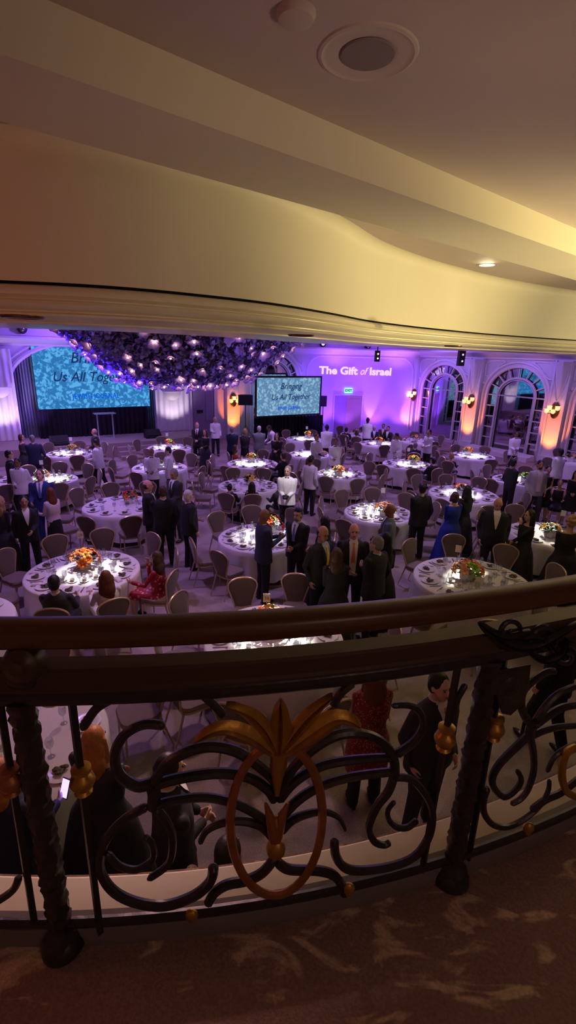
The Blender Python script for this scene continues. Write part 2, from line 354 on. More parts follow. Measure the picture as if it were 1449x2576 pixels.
def screen(w,px0,py0,px1,py1,off,label,mm,scale,border,pxt):
    t0,z0=w.hit(px0,py0,off); t1,z1=w.hit(px1,py1,off)   # left-bottom, right-top as seen
    c=w.P((t0+t1)/2,(z0+z1)/2,off); W=abs(t1-t0); H=z1-z0
    th=thing('projection_screen',label,'screen',(c.x,c.y,z0)); X=w.mtx(0,0,0).to_3x3(); mtx=Matrix.Translation((0,0,0))
    q=M(); x=X.col[0]; n=w.n
    o=c-Vector((c.x,c.y,z0))
    q.obox(o,x*W/2,Vector((0,0,H/2)),n*.02); obj('display',q,mm,th,smooth=False)
    q=M(); b=border
    for sx in(-1,1): q.obox(o+x*sx*(W/2+b/2),x*b/2,Vector((0,0,H/2+b)),n*.04)
    for sz in(-1,1): q.obox(o+Vector((0,0,sz*(H/2+b/2))),x*W/2,Vector((0,0,b/2)),n*.04)
    obj('screen_frame',q,'speaker',th,smooth=False)
    def T(s,fx,fz,size,mt,**k):
        m4=Matrix.Translation(o+x*(fx-.5)*W+Vector((0,0,(fz-.5)*H))+n*.024)@X.to_4x4()
        text_mesh('lettering',s,size*H,mt,th,m4,**k)
    T('Bringing',.5+scale[0],.70,.23,'txdark',shear=.28,bold=.003,sx=.92); T('Us All Together',.5+scale[0],.42,.21,'txdark',shear=.28,bold=.003,sx=.92)
    T('JEWISH JOURNAL',.5,.15,.115,'txblue',bold=.006,sx=.78,spacing=1.04)
    return (t0,t1,z0,z1)
s1=screen(SW,97,1030,368,868,.05,'large stage screen with blue crowd image and dark italic wording, left','scr1',(.0,),.02,0)
s2=screen(SW,645,1047,806,950,1.6,'smaller framed screen with pale blue crowd picture between two loudspeakers','scr2',(.02,),.09,0)
print('screens',s1,s2)
# skirts
curtain('stage_skirt',SW,SW.hit(372,1060,.25)[0],SW.hit(97,1060,.25)[0],STZ+.01,s1[2],.25,'blackcloth','black pleated drape hanging below the large blue stage screen','drape',22,.04)
curtain('screen_skirt',SW,SW.hit(812,1060,1.6)[0],SW.hit(640,1060,1.6)[0],.01,s2[2]-.1,1.6,'blackcloth','black drape hanging to the floor below the smaller screen','drape',20,.05)
# podium
pt,_=SW.hit(268,1100,1.3); p=SW.P(pt,STZ+.004,1.3)
po=thing('podium','clear acrylic podium with thin legs on the stage before the black drape','podium',p)
X=SW.mtx(0,0,0).to_3x3().col[0]
q=M(); q.obox((0,0,1.12),X*.45,SW.n*.2,Vector((0,0,.02))); obj('podium_top',q,'acrylic',po,smooth=False)
q=M(); q.obox((0,0,.012),X*.4,SW.n*.22,Vector((0,0,.012))); obj('base',q,'acrylic',po,smooth=False)
for k in(-1,1):
    q=M(); q.obox(X*.32*k+Vector((0,0,.562)),X*.025,SW.n*.03,Vector((0,0,.538))); obj('leg',q,'acrylic',po,smooth=False)
# floor monitors on the stage edge
def wedge(px,py,off,label,z):
    t,_=SW.hit(px,py,off); p=SW.P(t,z,off); w=thing('stage_monitor',label,'speaker',p); q=M()
    r=[]
    for k in(-1,1): r.append([X*.35*k+SW.n*a+Vector((0,0,b)) for a,b in((-.22,.002),(.25,.002),(.25,.1),(-.1,.36),(-.22,.36))])
    q.loft(r); obj('cabinet',q,'speaker',w,smooth=False)
    q=M(); q.obox(SW.n*.085+Vector((0,0,.24)),X*.3,(SW.n*.35+Vector((0,0,-.26))).normalized()*.17,(SW.n*.26+Vector((0,0,.35))).normalized()*.008); obj('grille',q,'plastic',w,smooth=False)
wedge(385,1108,1.7,'black wedge monitor lying on the stage edge right of the podium',STZ)
wedge(150,1116,2.0,'black wedge monitor lying on the stage edge left of the podium',STZ)
# white lit pilaster drapes with bowl sconces
def bowl_pilaster(px0,px1,pyb,pxc,pyc,lab,lab2):
    t0=SW.hit(px0,1000,.2)[0]; t1=SW.hit(px1,1000,.2)[0]
    curtain('pilaster_drape',SW,t1,t0,STZ+.01,4.3,.22,'whitedrape',lab,'drape',6,.025)
    tc,zc=SW.hit(pxc,pyc,.34); b=thing('bowl_sconce',lab2,'wall lamp',SW.P(tc,zc,.3))
    q=M(); rows=[]
    for i in range(9):
        a=i/8*pi/2; r=.42*cos(a)+.01; z=-.42*sin(a)
        rows.append([X*(r*cos(b_))+SW.n*(r*.6*sin(b_))+Vector((0,0,z)) for b_ in [pi*k/16 for k in range(17)]])
    q.grid(rows); obj('bowl',q,'trim',b)
    q=M(); q.tube([X*(.45*cos(pi*k/16))+SW.n*(.28*sin(pi*k/16))+Vector((0,0,.01)) for k in range(17)],.03,6); obj('rim',q,'trim',b)
    return SW.P(tc,zc,.5)
bs1=bowl_pilaster(391,475,1083,433,985,'white floor-length drape over the pilaster right of the stage','white half-bowl sconce on the draped pilaster right of the stage')
bs2=bowl_pilaster(-60,42,1100,-4,975,'white floor-length drape over the pilaster left of the stage','white half-bowl sconce on the draped pilaster left of the stage')
# arch trim of alcove and mirror
def archtrim(name,w,o,off,r,m='trim',n=28):
    q=M(); q.tube(archpts(w,*o,off,n),r,6); struct(name,q,m,True)
archtrim('trim_2',SW,(aR-.12,aL+.12,azt-1.5,1.62,STZ),.03,.1)
archtrim('trim_3',SW,(aR-.45,aL+.45,azt-1.6,1.9,STZ),.02,.05)
# door in stage wall (violet double door with panel)
d0,dz=SW.hit(484,1000); d1,_=SW.hit(534,1000)
q=M(); q.obox(SW.P((d0+d1)/2,2.0,.02),SW.d*abs(d0-d1)/2,SW.n*.04,Vector((0,0,1.75))); dr=struct('door_1',q,'doorp')
q=M(); q.obox(SW.P((d0+d1)/2-.35,1.75,.075),SW.d*.22,SW.n*.012,Vector((0,0,.75))); obj('door_panel',q,'dark' if 0 else 'doorp',dr,smooth=False)
for k,t in enumerate((d1-.16,d0+.16)):
    q=M(); q.obox(SW.P(t,2.1,.05),SW.d*.1,SW.n*.06,Vector((0,0,1.95))); obj('door_frame',q,'trim',dr,smooth=False)
# sign plate on the door
tq,zq=SW.hit(503,1035,.09); q=M(); q.obox(SW.P(tq,zq,.09),SW.d*.16,SW.n*.02,Vector((0,0,.07))); tag(obj('door_sign',q,'speaker',smooth=False),'small black plate on the violet wall right of the stage','sign')
# ---- sconces and pilasters
def sconce(w,t,z,off,label,n=4,sc_=1.0):
    p=w.P(t,z,off); s=thing('wall_sconce',label,'wall lamp',p,0,None); x=w.mtx(0,0,0).to_3x3().col[0]; nn=w.n
    q=M(); rings=[]
    for k,(r,d) in enumerate(((1,0),(1,.03),(.85,.05),(.2,.06))): rings.append([x*(.2*r*cos(a)*sc_)+Vector((0,0,.36*r*sin(a)*sc_))+nn*d for a in [2*pi*i/20 for i in range(20)]])
    q.loft(rings); obj('backplate',q,'bronze',s)
    for i in range(n):
        a=-.9+1.8*i/(n-1); dz=(.1 if i%2 else -.05)*sc_; e=x*(sin(a)*.3*sc_)+nn*(.12+.2*cos(a))*sc_+Vector((0,0,dz))
        q=M(); q.tube(interp([nn*.05+Vector((0,0,-.12)),e*.6+Vector((0,0,-.12)),e+Vector((0,0,-.07))],5),.012,6); arm=obj('arm',q,'bronze',s)
        q=M(); rings=[]
        for r,h in((.03,-.08),(.075,-.05),(.1,.0),(.085,.05),(.11,.1)):
            rings.append([e+Vector((r*sc_*(1+.1*cos(5*b))*cos(b),r*sc_*(1+.1*cos(5*b))*sin(b),h*sc_)) for b in [2*pi*k/15 for k in range(15)]])
        q.loft(rings,cap=False); sh=obj('shade',q,'shade',s); q=M(); q.ell(e+Vector((0,0,.0)),(.04*sc_,.04*sc_,.05*sc_),8,6); obj('bulb',q,'bulb2',sh)
    return p
MT['shade']=mat('glowing_tulip_glass',(.9,.6,.35),.3,emit=(1,.5,.2),es=1.6)
def pilaster(idx,w,t0,t1,label,top=4.45,sz=2.5,base=0,upl=True):
    t=(t0+t1)/2; W=abs(t1-t0); q=M()
    q.obox(w.P(t,(top+base)/2,.1),w.d*W/2,w.n*.12,Vector((0,0,(top-base)/2)))
    for k in(-1,1): q.obox(w.P(t+k*(W/2-.04),(top+base)/2,.24),w.d*.04,w.n*.03,Vector((0,0,(top-base)/2)))
    q.obox(w.P(t,base+.15,.26),w.d*W/2,w.n*.06,Vector((0,0,.15)))
    struct('trim_%d'%(10+idx),q,'trim')
    # swag corbel above the sconce
    q=M(); rings=[]
    for i in range(13):
        f=i/12; z=top-.05-1.5*f; hw=(W*.46)*(1-f)**.6*(1 if f<.97 else .6)+.012; dp=.34*(1-f)**1.3+.07
        rings.append([w.P(t+hw*cos(a),z,.2+dp*abs(sin(a))*(1+.08*cos(6*a))) for a in [pi*k/14 for k in range(15)]])
    q.grid(rings); struct('trim_%d'%(30+idx),q,'trim',True)
    q=M(); q.tube(interp([w.P(t-W*.42,top-.3,.3),w.P(t-W*.3,top-1.1,.3),w.P(t,top-1.72,.26),w.P(t+W*.3,top-1.1,.3),w.P(t+W*.42,top-.3,.3)],6),.022,6); struct('trim_%d'%(50+idx),q,'trim',True)
    return sconce(w,t,sz,.24,label)
LIGHTS=[]
sl=['first wall sconce with lit tulip shades, beside the violet wall','wall sconce with lit globes between the two mirrored arches','largest wall sconce with lit globes, right of the wider mirrored arch']
for i,(a,b) in enumerate(cols):
    if i<3: p=pilaster(i,WW,a,b,sl[i],sz=[2.35,2.35,2.35][i])
    else: continue
po_=SW.hit(566,1000)[0],SW.hit(597,1000)[0]
pilaster(5,SW,po_[0],po_[1],'wall sconce with glowing shades on the orange pilaster behind the standing guests',sz=SW.hit(582,1005)[1])
# ---- mirrored arches
def mirror_arch(idx,w,o,bars=True,side=.55):
    a,b,sp,ri,ba=o
    wnd=M(); wnd.add([w.P(a-.05,ba,-.2),w.P(b+.05,ba,-.2),w.P(b+.05,sp+ri+.05,-.2),w.P(a-.05,sp+ri+.05,-.2)],[(0,1,2,3)])
    win=struct('window_%d'%idx,wnd,'mirror')
    fr=M(); fr.tube(archpts(w,a,b,sp,ri,ba,-.03),.075,6); fr.tube(archpts(w,a-.18,b+.18,sp,ri+.2,ba,.03),.06,6)
    s2=side; ia,ib=a+s2,b-s2; iri=ri-s2*.95
    fr.tube(archpts(w,ia,ib,sp,iri,ba,-.1),.06,6); fr.tube(archpts(w,ia+.1,ib-.1,sp,iri-.1,ba,-.12),.025,5)
    c=(a+b)/2; h=(b-a)/2; ih=(ib-ia)/2
    for k in range(1,8):
        g=pi*k/8; fr.tube([w.P(c-ih*cos(g),sp+iri*sin(g),-.1),w.P(c-h*cos(g),sp+ri*sin(g),-.08)],.03,5)
    fr.tube([w.P(a,sp,-.1),w.P(b,sp,-.1)],.03,5)
    for z in [ba+(sp-ba)*k/5 for k in range(0,5)]:
        for u,v in((a,ia),(ib,b)): fr.tube([w.P(u,z,-.1),w.P(v,z,-.1)],.03,5)
    fr.tube([w.P(ia,ba,-.1),w.P(ib,ba,-.1)],.05,5)
    f=obj('window_frame',fr,'trim',win)
    # spandrel scroll panels
    sp_=M()
    for sg,x0 in((-1,a-.2),(1,b+.2)):
        p=[w.P(x0,sp+.9,.03),w.P(x0-sg*.05,sp+ri+.15,.03),w.P(x0-sg*1.0,sp+ri+.22,.03),w.P(x0-sg*.75,sp+ri+.02,.03),w.P(x0-sg*.25,sp+ri-.45,.03)]
        sp_.tube(interp(p+[p[0]],5)[:-1],.035,5,closed=True); sp_.ell(w.P(x0,sp+.55,.04),(.08,.08,.08),8,6)
    obj('spandrel_ornament',sp_,'trim',win)
for i,o in enumerate(ops): mirror_arch(i+1,WW,o)
mirror_arch(6,SW,mo,side=.4)
# ---- door wall: door, exit sign, projected words
t0,_=DWl.hit(840,1050); t1,_=DWl.hit(869,1050); t2,_=DWl.hit(906,1050); zt=DWl.hit(870,996)[1]
q=M(); q.obox(DWl.P((t0+t1)/2,zt/2,.0),DWl.d*(t1-t0)/2,DWl.n*.03,Vector((0,0,zt/2))); struct('door_2',q,'doorp')
q=M(); q.obox(DWl.P((t1+t2)/2,zt/2,.03),DWl.d*(t2-t1)/2,DWl.n*.03,Vector((0,0,zt/2))); d3=struct('door_3',q,'khaki')
q=M(); q.obox(DWl.P((t1+t2)/2,zt/2,.065),DWl.d*((t2-t1)/2-.12),DWl.n*.008,Vector((0,0,zt/2-.15))); obj('door_panel',q,'khaki',d3,smooth=False)
q=M(); fr=[DWl.P(t0-.05,0,.05),DWl.P(t0-.05,zt+.05,.05),DWl.P(t2+.05,zt+.05,.05),DWl.P(t2+.05,0,.05)]; q.tube(fr,.05,4); struct('trim_4',q,'trim')
te,ze=DWl.hit(877,983,.1); p=DWl.P(te,ze-.12,.06); ex=thing('exit_sign','glowing green exit sign above the pair of doors on the violet wall','sign',p)
x=DWl.mtx(0,0,0).to_3x3(); q=M(); q.obox(Vector((0,0,.13)),x.col[0]*.22,DWl.n*.04,Vector((0,0,.14))); MT['exitg']=emat('exit_glow',(.35,.95,.85),1.4); obj('housing',q,'exitg',ex,smooth=False)
MT['exitt']=emat('exit_letters',(.0,.25,.22),.8)
text_mesh('lettering','EXIT',.2,'exitt',ex,Matrix.Translation(Vector((0,0,.07))+DWl.n*.045)@x.to_4x4(),bold=.01)
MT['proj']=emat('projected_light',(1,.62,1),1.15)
ta,za=DWl.hit(803,940,.01); tb,zb=DWl.hit(982,944,.01); h=DWl.hit(815,918,.01)[1]-DWl.hit(815,937,.01)[1]
pr=thing('projected_lettering','white projected words The Gift of Israel on the violet wall','projection',DWl.P((ta+tb)/2,(za+zb)/2,.0)); Wt=tb-ta
def PT(s,f,shear=0,bold=.012,sz=1,al='LEFT',kx=1):
    return text_mesh('lettering',s,h*1.38*sz,'proj',pr,Matrix.Translation(DWl.d*(f-.5)*Wt+DWl.n*.012+Vector((0,0,0)))@x.to_4x4(),shear=shear,bold=bold,ext=.002,align=al,sx=SX*kx)
SX=1
o1=text_mesh('measure','The Gift',h*1.38,'proj',None,Matrix.Identity(4),bold=.012,align='LEFT'); wd=max(v.co.x for v in o1.data.vertices); bpy.data.objects.remove(o1)
SX=(.535*Wt)/wd
PT('The Gift',0,bold=.02); PT('of',.565,.35,.0,kx=.72); PT('Israel',.7,bold=.02,kx=.93)
# rounded moulding frame on the violet wall
LL=(B-A).length
q=M(); 
def rrect(w,a,b,z0,z1,r,off):
    pts=[w.P(a,z0,off),w.P(a,z1-r,off)]+[w.P(a+r-r*cos(g),z1-r+r*sin(g),off) for g in [pi/2*k/6 for k in range(1,7)]]+[w.P(b-r+r*sin(g),z1-r+r*cos(g),off) for g in [pi/2*k/6 for k in range(0,7)]]+[w.P(b,z0,off)]
    return pts
q.tube(rrect(DWl,.35,LL-.35,.3,4.35,.8,.02),.045,5); struct('trim_5',q,'trim',True)
# ---- loudspeakers on stands
def spk(px,py0,py1,wpx,off,label,h,yaw):
    t,_=SW.hit(px,1040,off); p=SW.P(t,0,off); zc=SW.hit(px,(py0+py1)/2,off)[1]; hh=SW.hit(px,py0,off)[1]-SW.hit(px,py1,off)[1]
    s=thing('loudspeaker',label,'speaker',(p.x,p.y,zc-hh/2),yaw)
    q=M(); q.loft([[(-wpx/2,-.14,0),(wpx/2,-.14,0),(wpx*.36,.2,0),(-wpx*.36,.2,0)],[(-wpx/2,-.14,hh),(wpx/2,-.14,hh),(wpx*.36,.2,hh),(-wpx*.36,.2,hh)]]); obj('cabinet',q,'speaker',s,smooth=False)
    q=M(); q.box((0,-.145,hh/2),(wpx*.94,.012,hh*.94)); obj('grille',q,'plastic',s,smooth=False)
    st=thing('speaker_stand','black tripod stand under '+label,'stand',(p.x,p.y,0),yaw)
    q=M(); q.tube([(0,0,.1),(0,0,zc-hh/2-.01)],.022,8); obj('pole',q,'speaker',st)
    for k in range(3):
        a=2*pi*k/3; q=M(); q.tube([(0,0,.85),(.5*cos(a),.5*sin(a),.012)],.012,6); obj('leg',q,'speaker',st)
spk(617,993,1019,.75,1.0,'black loudspeaker left of the smaller screen',0,R(10))
spk(812,996,1022,.4,1.9,'black loudspeaker right of the smaller screen',0,R(-10))
# hanging line array boxes
def hang(px,py0,py1,D,label,m,w_):
    r=ray(px,(py0+py1)/2); r=r/r.y*D; p=CAMP+r; h=(py1-py0)/1215*D*1.05
    s=thing('hanging_speaker',label,'speaker',(p.x,p.y,p.z-h/2)); q=M(); q.box((0,0,h/2),(w_,.22,h)); q.box((0,-.115,h/2),(w_*.8,.012,h*.9)); obj('cabinet',q,'speaker',s,smooth=False)
    q=M(); q.tube([(0,0,h),(0,0,HT-p.z+h/2)],.015,6); obj('suspension_pole',q,'speaker',s)
    for k in range(2): q=M(); q.ell((0,-.13,h*(.3+.4*k)),(.025,.012,.025),8,6); obj('indicator_light',q,m,s)
MT['ledw']=emat('small_orange_light',(1,.6,.4),2.5); MT['ledb']=emat('small_blue_light',(.3,.2,1),4)
hang(949,884,908,15,'black box speaker hanging before the violet wall','ledw',.13)
hang(1160,883,918,14,'blue-lit box speaker hanging before the first mirrored arch','ledb',.15)
# small moving-head spots clipped on the upper frieze
def spot_fix(px,py,w,label,lit):
    t,z=w.hit(px,py,.35); s=thing('ceiling_spotlight',label,'spotlight',w.P(t,z,.36)); q=M(); q.ell((0,0,0),(.2,.2,.24),12,8); obj('housing',q,'speaker',s); q=M(); q.obox(-w.n*.09+Vector((0,0,.05)),w.d*.04,w.n*.1,Vector((0,0,.2))); obj('bracket',q,'speaker',s,smooth=False)
    q=M(); q.ell(w.n*.2+Vector((0,0,-.04)),(.1,.1,.12),10,6); obj('lens',q,'ledb' if lit else 'steel',s)
spot_fix(812,862,DWl,'blue-lit round spotlight on the frieze above the violet wall',1)
spot_fix(925,868,DWl,'unlit round spotlight on the frieze above the violet wall',0)
spot_fix(55,824,SW,'round spotlight on the frieze at the far left above the stage',0)
# buffet counter box by arch and low ledge
t,_=WW.hit(1228,1130,.6)
c=at(1237,1128,0); bf=thing('service_counter','white draped service counter standing below the first mirrored arch','counter',(c.x,c.y,0),math.atan2(DW.y,DW.x))
q=M(); q.box((0,0,.5),(1.1,.6,1.0)); obj('body',q,'whitedrape',bf,smooth=False); q=M(); q.box((0,0,1.02),(1.2,.7,.035)); obj('counter_top',q,'trim',bf,smooth=False)
for k in range(4): q=M(); q.lathe([(.03,0),(.045,.01),(.05,.05),(.045,.06)],(-.3+.22*k,0,1.04),10); tag(obj('coffee_cup',q,'china',loc=(c.x,c.y,0),rz=math.atan2(DW.y,DW.x)),'white coffee cup standing on the white service counter','cup','cups on the service counter')
q=M(); q.obox(WW.P((c2R+c3L)/2+.1,.1,.75),WW.d*1.7,WW.n*.35,Vector((0,0,.1))); q.obox(WW.P((c2R+c3L)/2+.1,.22,.6),WW.d*1.7,WW.n*.2,Vector((0,0,.02)))
tag(obj('low_platform',q,'trim',smooth=False),'low white step platform beneath the wider mirrored arch','platform')
# ---------------------------------------------------------------- balcony, header, railing
BZ=EYE-1.62
blk=[(-9,3.0),(-6,3.2),(-4,3.4),(-2.9,3.5),(-1.98,3.56),(-1.47,3.64),(-1.04,3.83),(-.68,4.1),(-.33,4.41),(0,4.82),(.43,5.5),(.88,6.3),(1.41,6.98),(2.16,7.76),(3.52,8.93),(5.63,10.25),(8,11.4),(11,12.8),(16,15)]
FC=[Vector((p.x,p.y,0)) for p in interp([(x*1.1,y*1.1,0) for x,y in blk],6)]
zb=EYE+.462; zc=EYE+1.4
struct('wall_header',sweep('h',FC,[(.0,zb+.002)]+[(.0,zb+.3),(.0,zc-.2)]+[(.12-.12*cos(a),zc-.121+.12*sin(a)) for a in [pi/2*k/6 for k in range(0,7)]],'cream'),'cream',True,60)
struct('trim_6',sweep('s',FC,[(.0,zb+.004),(-.04,zb+.004),(-.04,zb-.022),(.0,zb-.022)],'slot'),'slot')
cz=[(-.035,zb-.02),(.02,zb-.02),(.055,zb-.035),(.075,zb-.06),(.075,zb-.085),(.05,zb-.105),(.05,zb-.115),(.075,zb-.12),(.085,zb-.14),(.07,zb-.165),(.03,zb-.18),(.03,zb-.19),(.05,zb-.2),(.045,zb-.215),(-.02,zb-.235),(-.06,zb-.25),(-.06,zb-.262),(-.16,zb-.27),(-.9,zb-.27),(-.9,zb+.3)]
cz=[(a*1.1,zb+(b-zb)*1.1) for a,b in cz]
struct('trim_7',sweep('k',FC,cz,'cornice'),'cornice',True,50)
cz=None
q=sweep('b',FC,[(-.9,zb-.27),(-.9,HT)],'wall'); struct('wall_header_rear',q,'wall')
for px,py in((57,796),(757,843),(1140,870)):
    p=at(px,py,zb-.303); s=thing('recessed_downlight',['bronze recessed downlight under the cornice at the far left','bronze recessed downlight under the cornice above the screens','bronze recessed downlight under the cornice at the right'][(px>500)+(px>1000)],'ceiling light',p)
    q=M(); q.lathe([(.06,.0),(.085,-.012),(.105,-.012),(.115,0),(.115,.004)],seg=24,cap=False); obj('trim_ring',q,'bronze',s); q=M(); q.lathe([(.06,.002),(.001,.003)],seg=20); obj('baffle',q,'bronze',s)
# beam & ceiling
up=Vector((.770,.638,0)); nb=Vector((-.638,.770,0)); b0=Vector((-1.24,2.48,0))
q=M(); P=[]
for t in(-9,16):
    c=b0+up*t; P.append([c+Vector((0,0,EYE+1.15)),c+nb*.72+Vector((0,0,EYE+1.15)),c+nb*.72+Vector((0,0,zc+.1)),c+Vector((0,0,zc+.1))])
q.loft(P); struct('ceiling_beam',q,'cream')
bpy.data.objects['ceiling_beam'].name='trim_8'
cp=[(-9.9,-2.9),(17.6,-2.9)]+[(p.x,p.y) for p in reversed(FC)]
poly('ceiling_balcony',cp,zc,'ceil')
q=M(); q.add([(-7.9,-2.5,BZ),(16,-2.5,BZ),(16,-2.5,HT),(-7.9,-2.5,HT)],[(0,1,2,3)]); struct('wall_balcony',q,'cream')
# ceiling speaker and detector, downlight
p=at(925,135,zc); s=thing('ceiling_speaker','large round ceiling speaker with a grey grille in a raised ring','speaker',p)
q=M(); q.lathe([(.245,0),(.24,-.008),(.225,-.012),(.215,-.006),(.2,-.003),(.15,-.004),(.14,-.0)],seg=48,cap=False); obj('ring',q,'ceil',s)
MT['grille']=mat('grey_speaker_grille',(.22,.17,.19),.7,var=.2,scale=150,bump=.3)
q=M(); q.lathe([(.135,-.003),(.13,-.01),(.001,-.012)],seg=40); obj('grille',q,'grille',s)
p=at(745,30,zc); q=M(); q.lathe([(.085,0),(.085,-.012),(.075,-.03),(.06,-.035),(.001,-.036)],seg=32); tag(obj('smoke_detector',q,'ceil',loc=p),'small round cream smoke detector on the ceiling at the top','smoke detector')
p=at(1225,667,zc); s=thing('ceiling_downlight','lit round recessed ceiling downlight beyond the beam at the right','ceiling light',p)
q=M(); q.lathe([(.115,-.001),(.15,-.008),(.165,-.001)],seg=32,cap=False); obj('trim_ring',q,'ceil',s); q=M(); q.lathe([(.115,-.003),(.001,-.004)],seg=32); obj('lamp',q,'dlight',s)
# rail curve
def ky(x): return .99+.19*x+.115*x*x
KX=[-2.6+5.4*i/60 for i in range(61)]
KC=[Vector((x,ky(x),0)) for x in KX]
edge=[]
for i,x in enumerate(KX):
    d=Vector((1,.19+.23*x,0)).normalized(); n=Vector((-d.y,d.x,0)); edge.append(Vector((x,ky(x),0))+n*.20)
ep=[(-7.9,-2.45),(-7.9,1.6)]+[(-2.75,1.75)]+[(p.x,p.y) for p in edge]+[(3.6,4.0),(8,7.5),(16,11),(16,-2.45)]
poly('floor_balcony',list(reversed(ep)),BZ,'bcarpet',th=0,flip=False)
q=M(); n=len(ep); q.add([(a,b,BZ-.002) for a,b in ep]+[(a,b,BZ-.45) for a,b in ep],[(i,(i+1)%n,n+(i+1)%n,n+i) for i in range(n)]+[tuple(range(n,2*n))]); struct('balcony_slab',q,'cream'); bpy.data.objects['balcony_slab'].name='trim_9'
# ledge outside the kerb and kerb itself
struct('balcony_ledge',sweep('l',KC,[(-.03,BZ+.012),(-.1,BZ+.02),(-.18,BZ+.014),(-.203,BZ-.01),(-.21,BZ-.1)],'cream',nsign=1),'cream',True); bpy.data.objects['balcony_ledge'].name='trim_60'
MT['kerb']=mat('grey_stone_kerb',(.17,.15,.15),.5,var=.15,scale=15)
struct('balcony_kerb',sweep('l',KC,[(.0,BZ+.001),(.0,BZ+.06),(-.008,BZ+.07),(-.05,BZ+.07),(-.055,BZ+.0)],'kerb'),'kerb',True); bpy.data.objects['balcony_kerb'].name='trim_61'
# pixel -> rail surface
def rs(px,py,off=0):
    d=ray(px,py); t=1/ d.y
    for _ in range(60):
        x=(d*t).x; yy=ky(x)+off; t=t*.5+.5*(yy/d.y)
    p=CAMP+d*t; return p
RAIL=thing('balcony_railing','dark wrought iron balcony railing with brown handrail and gilded ornaments','railing',(0,0,BZ)); OR=Vector((0,0,BZ))
def off_curve(o):  # o>0 towards camera
    out=[]
    for x in KX: d=Vector((1,.19+.23*x,0)).normalized(); n=Vector((d.y,-d.x,0)); out.append(Vector((x,ky(x),0))+n*o)
    return out
def railprof(name,prof,m,o=0):
    q=sweep('r',KC,prof,m); obj(name,q,m,RAIL,ang=30)
z1=rs(300,1568).z; z2=rs(300,1635).z; z3=rs(300,1665).z; z4=rs(300,1722).z; z5=rs(300,1765).z
print('railz',z1-BZ,z2-BZ,z3-BZ,z4-BZ,z5-BZ)
def rr(hw,za,zb_,n=12,c=0,fl=1):
    zm=(za+zb_)/2; hh=(za-zb_)/2; return [(c+hw*abs(cos(a))**.7*(1 if cos(a)>0 else -1),zm-BZ+hh*abs(sin(a))**.8*(1 if sin(a)>0 else -1)) for a in [2*pi*k/n for k in range(n+1)]]
ZT=EYE-.565; HZ=[ZT,ZT-.062]
railprof('handrail',rr(.038,HZ[0],HZ[1],16),'wood')
MT['brownmetal']=mat('brown_painted_metal',(.075,.045,.03),.4,.2,var=.25,scale=8,spec=.5)
railprof('middle_rail',[(.022,z3-BZ),(.028,z3-BZ-.006),(.028,z3-BZ-.012),(.02,z3-BZ-.018),(.02,z4-BZ+.012),(.026,z4-BZ+.006),(.026,z4-BZ),(-.026,z4-BZ),(-.026,z3-BZ),(.022,z3-BZ)],'brownmetal')
railprof('lower_rail',rr(.02,z4-.002,z5,12),'iron')
zb1=rs(400,2275).z; zb2=rs(400,2298).z
railprof('bottom_rail',rr(.013,BZ+.112,BZ+.085,8),'iron')
def scr(name,pts,r0,r1=None,m='iron',n=5,off=0,seg=8,blunt=False):
    P=[rs(a,b,off)-OR for a,b in pts]; P=interp(P,n); k=len(P); r1=r1 or r0
    rad=[]
    for i in range(k):
        f=i/(k-1); r=r0+(r1-r0)*f; e=min(f,1-f)*(k-1)
        rad.append(r)
    if not blunt: rad[0]*=.5; rad[-1]*=.5
    q=M(); q.tube(P,rad,seg); return obj(name,q,m,RAIL)
px2=.00082
S5=lambda L:[(949+.345*a,1480+.345*b) for a,b in L]
